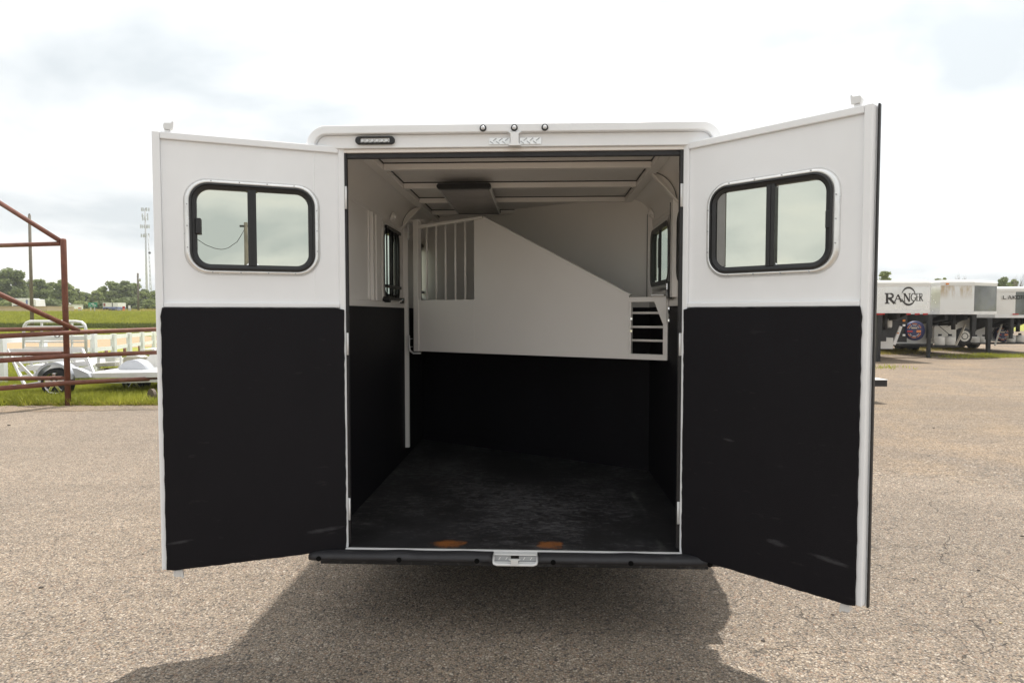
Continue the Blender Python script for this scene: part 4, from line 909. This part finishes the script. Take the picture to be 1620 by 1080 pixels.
# bright step corner that juts from behind the right door
vS = 11.5
st_ = empty('aluminium_step', Q(1380, 610, vS), 'silver trimmed dark step corner jutting out behind the right door edge', 'step')
st_.location.z = 0
zs0, zs1 = ZP(611.5, vS), ZP(600.5, vS)
o = MB(FRM); xa, xb = XP(1384, vS), XP(1406.5, vS); o.box(xa-.9, xb, vS, vS+.35, zs0, zs1-.012); obj('step_body', o, DARKSTEEL, st_, .006)
o = MB(FRM); o.box(xa-.9, xa, vS-.004, vS-.0005, zs0+.004, zs1-.014); obj('side_plate', o, ALUM_W, st_)
o = MB(FRM); o.box(xa-.9, xb+.006, vS-.008, vS+.36, zs1-.0115, zs1); obj('top_plate', o, ALUM_W, st_, .003)
for x in (xa-.7, xa-.2):
    o = MB(FRM); o.box(x-.03, x+.03, vS+.1, vS+.2, .009, zs0-.0005); obj('leg', o, DARKSTEEL, st_)

# ---------------------------------------------------------------- poles, mast, far things on the left
def pole(px, r0, r1, v, w0, w1, label):
    a = Q(px[1], r1, v); b_ = Q(px[0], r0, v); a.z = min(a.z, tz(v)) - .3
    root = empty('utility_pole', (a.x, a.y, tz(v)), label, 'pole')
    obj('shaft', MB().tube([a, b_], [w1, w0], 10), WOODPOLE, root); return root
p1 = pole((46.5, 51), 340, 520, 47, .09, .13, 'tall weathered wooden pole rising behind the pipe gate')
obj('cap', MB().tube([Q(46.5, 340, 47), Q(46.5, 338, 47)], .05, 8), DARKSTEEL, p1)
p2 = pole((218, 219), 432, 492, 118, .16, .2, 'short wooden pole with a transformer can in front of the far trees')
obj('transformer', MB().tube([Q(220.7, 445, 118), Q(220.7, 439.5, 118)], .22, 10), GALV, p2)
mast = empty('radio_mast', Vector((*Q(231, 470, 320)[:2], tz(320))), 'tall slender cell tower with clustered antenna panels left of the open door', 'tower')
vM = 320
def mq(px, r): return Q(px, r, vM)
o = MB()
for dx in (-1.2, 0, 1.2): o.tube([mq(231.5+dx*1.2+1.5, 490), mq(229.5+dx*.55, 331)], .12, 5)
k = 0
for r in range(336, 486, 7):
    f = (r-331)/159; c = 229.5 + 3.0*f*.7; hw = 1.2*(.55+.65*f)
    o.tube([mq(c-hw, r), mq(c+hw, r+7)], .08, 4); o.tube([mq(c+hw, r), mq(c-hw, r+7)], .08, 4)
obj('lattice', o, GALV, mast)
for row, n, w in ((331.5, 5, 5.5), (341, 2, 4.5), (346, 3, 4), (358.5, 6, 6.5), (372.5, 6, 6.5)):
    for q in range(n):
        px = 230 + (q/(max(1, n-1))-.5)*2*w; o = MB(); c = mq(px, row); o.obox(c + HF*rnd.uniform(-.6, .6), HR*.22, HF*.15, Vector((0, 0, .85))); obj('antenna', o, GALV, mast)
    o = MB(); o.tube([mq(230-w, row), mq(230+w, row)], .09, 5); obj('antenna_frame', o, GALV, mast)
m2 = empty('lattice_mast', Vector((*Q(240, 470, 300)[:2], tz(300))), 'thin second lattice mast with a round dish beside the cell tower', 'tower')
o = MB()
for dx in (-1.1, 1.1): o.tube([Q(239.8+dx*1.3, 490, 300), Q(234.5+dx*.4, 372, 300)], .09, 5)
for r in range(376, 486, 7):
    f = (r-372)/118; c = 234.5 + 5.3*f; hw = 1.1*(.4+.9*f); o.tube([Q(c-hw, r, 300), Q(c+hw, r+6, 300)], .06, 4); o.tube([Q(c+hw, r, 300), Q(c-hw, r+6, 300)], .06, 4)
obj('lattice', o, GALV, m2); o = MB(); disc(o, Q(237, 400, 299), -HF, .55, .3, 14); obj('dish', o, DARKSTEEL, m2)
# green road sign, small signs
def sign(name, px0, px1, r0, r1, v, mat, label, legs, rleg, cat='sign'):
    root = empty(name, Vector((*Q((px0+px1)/2, 490, v)[:2], tz(v))), label, cat)
    c0, c1 = Q(px0, r0, v), Q(px1, r1, v)
    o = MB(FRM); o.box(XP(px0, v), XP(px1, v), v, v+.06, c1.z, c0.z); obj('panel', o, mat, root)
    for l in legs:
        o = MB(FRM); x = XP(l, v); o.box(x-.06, x+.06, v+.062, v+.16, tz(v)-.2, c1.z+.2); obj('leg', o, GALV, root)
    return root
s1 = sign('road_sign', 140, 154, 478.5, 485.5, 112, GREEN_S, 'green highway sign on two posts in front of the trees', (143, 149), 492)
for r, a, b_ in ((480.5, 144, 149), (483, 146, 152), (483, 141.5, 143)):
    o = MB(); stroke(o, [(a, r), (b_, r)], 1.0, lambda x, y, l: Q(x, y, 112-l), .02); obj('legend', o, SIGNW, s1)
s2 = sign('road_sign', 194, 197.5, 484.5, 488, 112, RED, 'small red and orange roadside sign by the trees', (196,), 492); o = MB(FRM); o.box(XP(194.3, 112), XP(198, 112), 111.9, 111.96, ZP(491.5, 112), ZP(488.2, 112)); obj('lower_panel', o, ORANGE, s2)
sign('road_sign', 203, 206.3, 483, 488, 112, SIGNW, 'small white roadside sign on two legs right of the orange sign', (203.6, 206), 492)
sign('barricade', 123.8, 128, 486.3, 488, 112, ORANGE, 'tiny orange roadside barricade left of the green sign', (124.5, 127.5), 490, 'barricade')
vT = 122
tr = empty('box_truck', Vector((*Q(175, 490, vT)[:2], tz(vT))), 'grey-white box semitrailer with blue skirt passing on the far road', 'truck')
o = MB(FRM); o.box(XP(163, vT), XP(187, vT), vT, vT+2.5, ZP(485.2, vT), ZP(478.5, vT)); obj('cargo_box', o, SIGNW, tr)
o = MB(FRM); o.box(XP(163, vT), XP(187, vT), vT-.02, vT+2.5, ZP(488, vT), ZP(485.3, vT)); obj('skirt', o, TRUCKB, tr)
o = MB(FRM); o.box(XP(164, vT), XP(167, vT), vT-.03, vT-.005, ZP(484, vT), ZP(479.5, vT)); obj('side_emblem', o, plain('brown_emblem', (.25, .06, .05), .5), tr)
o = MB(FRM); o.box(XP(177.6, vT), XP(178.6, vT), vT-.03, vT-.005, ZP(485, vT), ZP(478.6, vT)); obj('seam', o, DARKSTEEL, tr)
for px in (166, 169, 184):
    o = MB(); c = Q(px, 490.5, vT-.1); o.tube([c, c + HF*.4], .42, 14); obj('wheel', o, TYRE, tr)
vK = 116
cr = empty('parked_car', Vector((*Q(179, 492, vK)[:2], tz(vK))), 'small dark car on the far road below the box truck', 'car')
o = MB(FRM); xs = [XP(p, vK) for p in (172, 173, 176, 178, 182, 184.5, 185.5)]; zz = [ZP(r, vK) for r in (492, 490, 489.5, 488, 488, 490, 492)]; o.loop_prism(list(zip(xs, zz)), vK, vK+1.7); obj('body', o, DARKCAR, cr, .05)
for px in (174.5, 182.5):
    o = MB(); c = Q(px, 492, vK-.03); o.tube([c, c + HF*.25], .33, 14); obj('wheel', o, TYRE, cr)
vX = 118
wt_ = empty('white_semitrailer', Vector((*Q(37, 488, vX)[:2], tz(vX))), 'white semitrailer and cab crossing behind the wooden pole', 'truck')
o = MB(FRM); o.box(XP(19, vX), XP(48, vX), vX, vX+2.5, ZP(485.5, vX), ZP(471.5, vX)); obj('cargo_box', o, SIGNW, wt_, .05)
o = MB(FRM); o.loop_prism([(XP(48.3, vX), ZP(486.5, vX)), (XP(58, vX), ZP(486.5, vX)), (XP(56.5, vX), ZP(473, vX)), (XP(48.3, vX), ZP(472.5, vX))], vX, vX+2.4); obj('cab', o, SIGNW, wt_, .05)
o = MB(FRM); o.box(XP(41.5, vX), XP(44.5, vX), vX-.03, vX-.005, ZP(481.5, vX), ZP(474, vX)); obj('side_emblem', o, TRUCKB, wt_)
for px in (23, 27, 52):
    o = MB(); c = Q(px, 487.5, vX-.1); o.tube([c, c + HF*.4], .5, 14); obj('wheel', o, TYRE, wt_)
sh = empty('white_shed', Vector((*Q(107, 488, 125)[:2], tz(125))), 'small white shed beside the rusty fence post, far off', 'shed')
o = MB(FRM); o.box(XP(98, 125), XP(115.5, 125), 125, 128, ZP(491, 125), ZP(481.5, 125)); obj('wall', o, SIGNW, sh)
o = MB(FRM); o.box(XP(97.5, 125), XP(116, 125), 124.8, 128.2, ZP(481.4, 125), ZP(480.6, 125)); obj('roof', o, GALV, sh)
dk = empty('loading_dock', Vector((*Q(30, 490, 98)[:2], tz(98))), 'long low tan concrete dock at the far left below the white truck', 'dock')
o = MB(FRM); o.box(XP(-60, 98), XP(75, 98), 98, 104, tz(98)-.3, ZP(484.8, 98)); obj('wall', o, CONC, dk)
o = MB(FRM); o.box(XP(-60, 98), XP(76, 98), 97.8, 104, ZP(484.7, 98), ZP(484.0, 98)); obj('slab', o, CONC, dk)

# ---------------------------------------------------------------- trees
def tree(px, v, rt, hw, mat, label, seed, base_row=None, trunk=True, n_leaf=5200, group='trees on the far left skyline', sparse=False, cat='tree', name='broadleaf_tree'):
    r = np.random.RandomState(seed); zb = tz(v); c = Q(px, 490, v); zt = Q(px, rt, v).z; H = zt - zb; Wd = 1.15*hw/F_PX*v
    root = empty(name, (c.x, c.y, zb), label, cat, group)
    base = Vector((c.x, c.y, zb-.2))
    o = MB(); hgt = .10*H if trunk else .04*H
    o.tube([base, base + Vector((r.uniform(-.2, .2), 0, hgt)), base + Vector((r.uniform(-.5, .5), 0, H*.75))], [.028*H, .022*H, .004*H], 8)
    nc = 36 if not sparse else 9; cl = []
    for i in range(nc):
        th = r.uniform(0, 2*pi); u = r.uniform(-1, 1); rad = sqrt(max(0.05, 1-max(u, -.45)**2))*r.uniform(.35, 1.0)
        if i == 0: rad = .1; u = .92
        cz = zb + hgt + (H-hgt)*(.50 + .44*u); rr_ = Wd*r.uniform(.20, .40)
        cc = Vector((c.x, c.y, 0)) + HR*(cos(th)*rad*(Wd-rr_*.6)) + HF*(sin(th)*rad*(Wd-rr_*.6)); cc.z = min(cz, zt-rr_*.45)
        cl.append((cc, rr_))
        if i < 8: o.tube([base + Vector((0, 0, H*r.uniform(.2, .5))), (base + Vector((0, 0, H*.5))).lerp(cc, .6), cc], [.010*H, .006*H, .002*H], 5)
    obj('trunk', o, BARK, root)
    o = MB(); per = n_leaf // nc; sz = max(.16, min(.36, Wd*.10))
    V_ = []; F_ = []
    for cc, rr_ in cl:
        d = r.normal(size=(per, 3)); d /= np.linalg.norm(d, axis=1)[:, None]; rad = rr_*(r.uniform(.35, 1.1, per)**.6)
        p = d*rad[:, None]*np.array([1, 1, .72]) + np.array(cc)
        a = r.normal(size=(per, 3)); a[:, 2] *= .5; a /= np.linalg.norm(a, axis=1)[:, None]; b_ = np.cross(a, d + r.normal(size=(per, 3))*.6); b_ /= np.linalg.norm(b_, axis=1)[:, None]
        s_ = sz*r.uniform(.6, 1.4, per)[:, None]
        q = np.stack([p - a*s_, p + b_*s_*.55, p + a*s_, p - b_*s_*.55], 1).reshape(-1, 3); k0 = len(V_)
        V_.extend(map(tuple, q)); F_.extend((k0+4*i, k0+4*i+1, k0+4*i+2, k0+4*i+3) for i in range(per))
    o.v = [Vector(x) for x in V_]; o.f = F_; o.sm = [False]*len(F_); obj('crown', o, mat, root)
TL = [(-12, 150, 424, 22, 0, 'large tree at the extreme left edge of the picture'), (18, 140, 423, 26, 1, 'tallest leafy tree at left, above the white truck'), (52, 165, 444, 15, 1, 'dark round-topped tree right behind the wooden pole'),
      (66, 150, 442, 16, 0, 'mid green tree between the wooden pole and the rusty post'), (84, 155, 447, 15, 2, 'pale green tree just left of the rusty post'), (100, 150, 443, 16, 0, 'tree directly behind the top of the rusty post'), (115, 160, 452, 13, 2, 'pale sloping tree just right of the rusty post'),
      (137, 175, 464, 12, 1, 'small dark tree above the green highway sign'), (153, 168, 460, 11, 2, 'small pale green tree between green sign and grey truck'), (160, 190, 458, 12, 0, 'bushy tree behind the grey truck, left of the tall one'),
      (180, 160, 446, 17, 0, 'tall broad tree above the grey box truck'), (198, 158, 445, 18, 1, 'dark dense tree just left of the short pole'), (214, 165, 449, 14, 0, 'tree crown right behind the short pole'), (232, 170, 458, 13, 1, 'low tree at the foot of the cell tower'), (246, 150, 463, 12, 0, 'tree half hidden behind the edge of the left door'), (262, 160, 452, 18, 1, 'tree standing behind the left door')]
for i, (px, v, rt, hw, m_, lb) in enumerate(TL): tree(px, v, rt, hw, LEAF[m_], lb, 20+i)
for i, (px, rt, hw, lb) in enumerate(((30, 476, 22, 'low brown-green hedge under the tall left tree'), (78, 474, 18, 'scrubby hedge between wooden pole and rusty post'), (128, 478, 12, 'yellow-green roadside shrub left of the green sign'), (160, 478, 14, 'shrub behind the grey truck'), (200, 473, 22, 'dark hedge behind the small roadside signs'), (240, 474, 12, 'shrub beside the left door edge'))):
    tree(px, 132, rt, hw, LEAF[(2, 1, 2, 1, 1, 0)[i]], lb, 60+i, trunk=False, n_leaf=3600, group='roadside shrubs', cat='shrub', name='roadside_shrub')
TR = [(1399, 90, 428, 13, 0, 'dense tree top above the lettered trailer nose'), (1378, 95, 432, 10, 2, 'tree beside the right door edge'), (1483, 100, 438, 8, 0, 'small bushy tree top above the stained trailer nose'), (1493, 98, 437.5, 4.5, 2, 'tiny tree top right of the bushy one on the right skyline'), (1587, 95, 437, 11, 1, 'dark tree behind the rightmost trailers'), (1602, 105, 440, 9, 0, 'tree nearest the right picture edge')]
for i, (px, v, rt, hw, m_, lb) in enumerate(TR): tree(px, v, rt, hw, LEAF[m_], lb, 90+i, group='trees beyond the right trailers', n_leaf=4200)
def bare(px, v, rt, hw, label, seed):
    r = random.Random(seed); c = Q(px, 490, v); zb = tz(v); H = Q(px, rt, v).z - zb; Wd = hw/F_PX*v
    root = empty('bare_tree', (c.x, c.y, zb), label, 'tree', 'bare trees on the right skyline'); o = MB(); b0 = Vector((c.x, c.y, zb-.1))
    o.tube([b0, b0 + Vector((0, 0, H*.45))], [.03*H, .02*H], 7); obj('trunk', o, BARK, root); o = MB()
    for i in range(26):
        a = b0 + Vector((0, 0, H*r.uniform(.3, .5))); th = r.uniform(0, 2*pi); e_ = b0 + HR*cos(th)*Wd*r.uniform(.3, 1) + HF*sin(th)*Wd + Vector((0, 0, H*r.uniform(.7, 1)))
        m_ = a.lerp(e_, .5) + Vector((0, 0, H*.06)); o.tube([a, m_, e_], [.008*H, .004*H, .001*H], 4)
        for k in range(4):
            s_ = m_.lerp(e_, r.random()); o.tube([s_, s_ + HR*r.uniform(-.15, .15)*Wd*2 + Vector((0, 0, H*r.uniform(.02, .12)))], [.002*H, .0007*H], 3)
    obj('crown', o, plain('bare_twigs', (.20, .17, .15), .9), root)
bare(1518, 85, 433, 9, 'leafless tree standing above the stained trailer nose', 1); bare(1610, 100, 434, 10, 'leafless tree near the right picture edge', 2)

# ---------------------------------------------------------------- grass (uncountable)
def blades(name, pts, hmin, hmax, w, mat, label, seed, lean=.5):
    r = np.random.RandomState(seed); n = len(pts); th = r.uniform(0, pi, n); h = r.uniform(hmin, hmax, n)
    d = np.stack([np.cos(th), np.sin(th), np.zeros(n)], 1)*w*r.uniform(.6, 1.3, n)[:, None]
    tip = pts + np.stack([r.normal(0, lean, n)*h, r.normal(0, lean, n)*h, h], 1)
    V_ = np.stack([pts - d, pts + d, tip], 1).reshape(-1, 3)
    me = bpy.data.meshes.new(name); me.vertices.add(3*n); me.vertices.foreach_set('co', V_.ravel()); me.loops.add(3*n); me.loops.foreach_set('vertex_index', np.arange(3*n)); me.polygons.add(n); me.polygons.foreach_set('loop_start', np.arange(0, 3*n, 3)); me.polygons.foreach_set('loop_total', np.full(n, 3)); me.update(); me.validate()
    o = bpy.data.objects.new(name, me); C.objects.link(o); me.materials.append(mat); return tag(o, label, 'grass', kind='stuff')
def frm_pts(px0, px1, v0, v1, n, seed, fz=tz, vpow=1.0):
    r = np.random.RandomState(seed); v = v0 + (v1-v0)*r.uniform(0, 1, n)**vpow; px = r.uniform(px0, px1, n)
    x = (px-810)/F_PX*v*1.0; b0 = np.array([CAM.x, CAM.y, 0.0]); P_ = b0 + x[:, None]*np.array(HR) + v[:, None]*np.array(HF); P_[:, 2] = [fz(q) for q in v]; return P_
pn = frm_pts(-60, 330, 11.25, 16.5, 60000, 3)
mb = MB(); mb.face([mb.raw((*p, .007)) for p in [G(-250, 650)[:2], G(560, 639)[:2], G(560, 562)[:2], G(-250, 566)[:2]]]); obj('grass_verge', mb, GRASS_G, origin=(0, 0, 0), kind='structure')
def edge_v(P_):   # keep clear of the pavement edge line
    a = np.array(edge_l); b_ = np.array(edge_r); d = b_-a; nrm = np.array([-d[1], d[0]]); nrm /= np.linalg.norm(nrm)
    s_ = (P_[:, :2]-a) @ nrm; return s_
s_ = edge_v(pn); pn = pn[s_ > .12 + .12*np.sin(pn[:, 0]*3.1) * np.random.RandomState(1).uniform(0, 1, len(pn))]
blades('verge_grass', pn, .06, .19, .010, BLADE, 'bright green lawn grass under the pipe fence and utility trailers', 1)
pe = pn[(edge_v(pn) < .5)][:5000]; blades('dry_verge_grass', pe + np.array([0, 0, .0]), .04, .10, .008, BLADE_D, 'yellowed grass fringe along the pavement edge', 2, .9)
blades('field_grass', np.concatenate([frm_pts(-40, 300, 17, 26, 9000, 5), frm_pts(-40, 300, 45, 62, 16000, 15)]), .05, .14, .03, BLADE, 'pale green mown grass round the sand arena', 3)
blades('bank_grass', frm_pts(-40, 300, 66, 84, 36000, 6), .18, .5, .05, BLADE, 'taller unmown grass on the roadside bank', 4)
blades('shade_grass_strip', frm_pts(-40, 300, 62.5, 65.5, 9000, 16), .2, .42, .05, BLADE_K, 'tall grass at the foot of the bank, blade colour darkened for shade', 9, .25)
blades('roadside_grass', frm_pts(-40, 300, 93, 125, 14000, 7), .15, .55, .07, BLADE_D, 'dry tawny grass beyond the far road', 5)
def clumps(P_, seed, nc, sg):
    r = np.random.RandomState(seed); c = P_[r.randint(0, len(P_), nc)]; q = c[r.randint(0, nc, len(P_))].copy(); q[:, :2] += r.normal(0, 1, (len(P_), 2))*np.array([sg*2.2, sg])*r.uniform(.3, 1.6, (len(P_), 1)); return q
def lot_grass(px0, px1, v0, v1, n, seed, label): blades('lot_weeds', clumps(frm_pts(px0, px1, v0, v1, n, seed, lambda q: .005), seed, max(5, n//60), .16), .03, .12, .010, BLADE_D if seed % 2 else BLADE, label, seed)
lot_grass(1380, 1450, 25, 29, 2400, 11, 'weeds behind the lettered trailer'); lot_grass(1500, 1640, 23.0, 25.0, 2600, 12, 'weeds in front of the rightmost trailer'); lot_grass(1440, 1520, 27, 31, 1600, 13, 'weeds below the stained trailer'); lot_grass(1384, 1408, 18.6, 19.6, 160, 14, 'sparse weeds near the lettered trailer legs')

# ---------------------------------------------------------------- loose stones and leaves on the pavement
deb = [(65, 929, .016, 'dark dry leaf curled on the pavement at lower left'), (14, 673, .03, 'dark clod near the left pavement edge'), (226, 876, .008, 'small dark pebble left of the left door'), (1207, 1013, .012, 'dark pebble right of the trailer shadow'), (1548, 902, .012, 'brown pebble on the right pavement'), (1583, 985, .010, 'yellowish stone at lower right'), (1317, 972, .010, 'grey stone beside the right door latch'), (317, 947, .006, 'tiny dark pebble below the left door'), (1375, 668, .02, 'dark clod by the right door edge'), (1477, 677, .02, 'dark clod on the gravel'), (1617, 848, .014, 'dark stone at the right picture edge')]
for i, (px, row, r_, lb) in enumerate(deb):
    r = random.Random(i); r_ *= .65; p = G(px, row, .0045); o = MB(); n = 8
    rings_ = []
    for z, f in ((0, .8), (.35, 1.0), (.75, .7)): rings_.append([o.raw(p + Vector((cos(2*pi*k/n)*r_*f*r.uniform(.75, 1.2)*1.4, sin(2*pi*k/n)*r_*f*r.uniform(.7, 1.2), z*r_*.9))) for k in range(n)])
    for A, B in zip(rings_, rings_[1:]):
        for k in range(n): o.face((A[k], A[(k+1) % n], B[(k+1) % n], B[k]))
    o.face(rings_[-1]); o.face(rings_[0][::-1])
    tag(obj('stone' if 'ston' in lb or 'pebble' in lb else ('leaf' if 'leaf' in lb else 'clod'), o, plain('yellow_stone', (.42, .33, .17), .8) if 'yellow' in lb else (plain('dark_stone', (.05, .04, .033), .85))), lb, 'stone' if 'leaf' not in lb else 'leaf', 'loose bits on the pavement')

# ---------------------------------------------------------------- pole and wire behind the viewer, mirrored in the left door window
rp = empty('utility_pole', (13.86, -38, 0), 'wooden pole with sagging wire mirrored in the left door window', 'pole')
obj('shaft', MB().tube([(13.86, -38, 0), (13.87, -38, 7.25)], [.14, .11], 10), WOODPOLE, rp)
obj('bracket', MB().bar((13.5, -38, 7.0), (14.0, -38, 7.05), .1, .12), DARKSTEEL, rp)
obj('wire', MB().tube([(9.0, -38, 7.9), (10.0, -38, 6.85), (10.44, -38, 6.42), (10.92, -38, 6.02), (11.45, -38, 5.68), (12.0, -38, 5.50), (12.4, -38, 5.47), (12.8, -38, 5.58), (13.32, -38, 5.98), (13.8, -38, 6.85)], .02, 6), DARKSTEEL, rp)

# ---------------------------------------------------------------- thin summer haze
hz, t, b = newmat('summer_haze'); t.nodes.remove(b)
pv = N(t, 'ShaderNodeVolumePrincipled'); pv.inputs['Color'].default_value = (.93, .95, .97, 1); pv.inputs['Density'].default_value = .00045; pv.inputs['Anisotropy'].default_value = .2
t.links.new(pv.outputs[0], t.nodes['Material Output'].inputs['Volume'])
o = obj('haze', MB(FRM).box(-420, 320, -70, 420, -1.5, 62), hz, kind='stuff'); tag(o, 'thin pale haze over the whole site', 'haze')
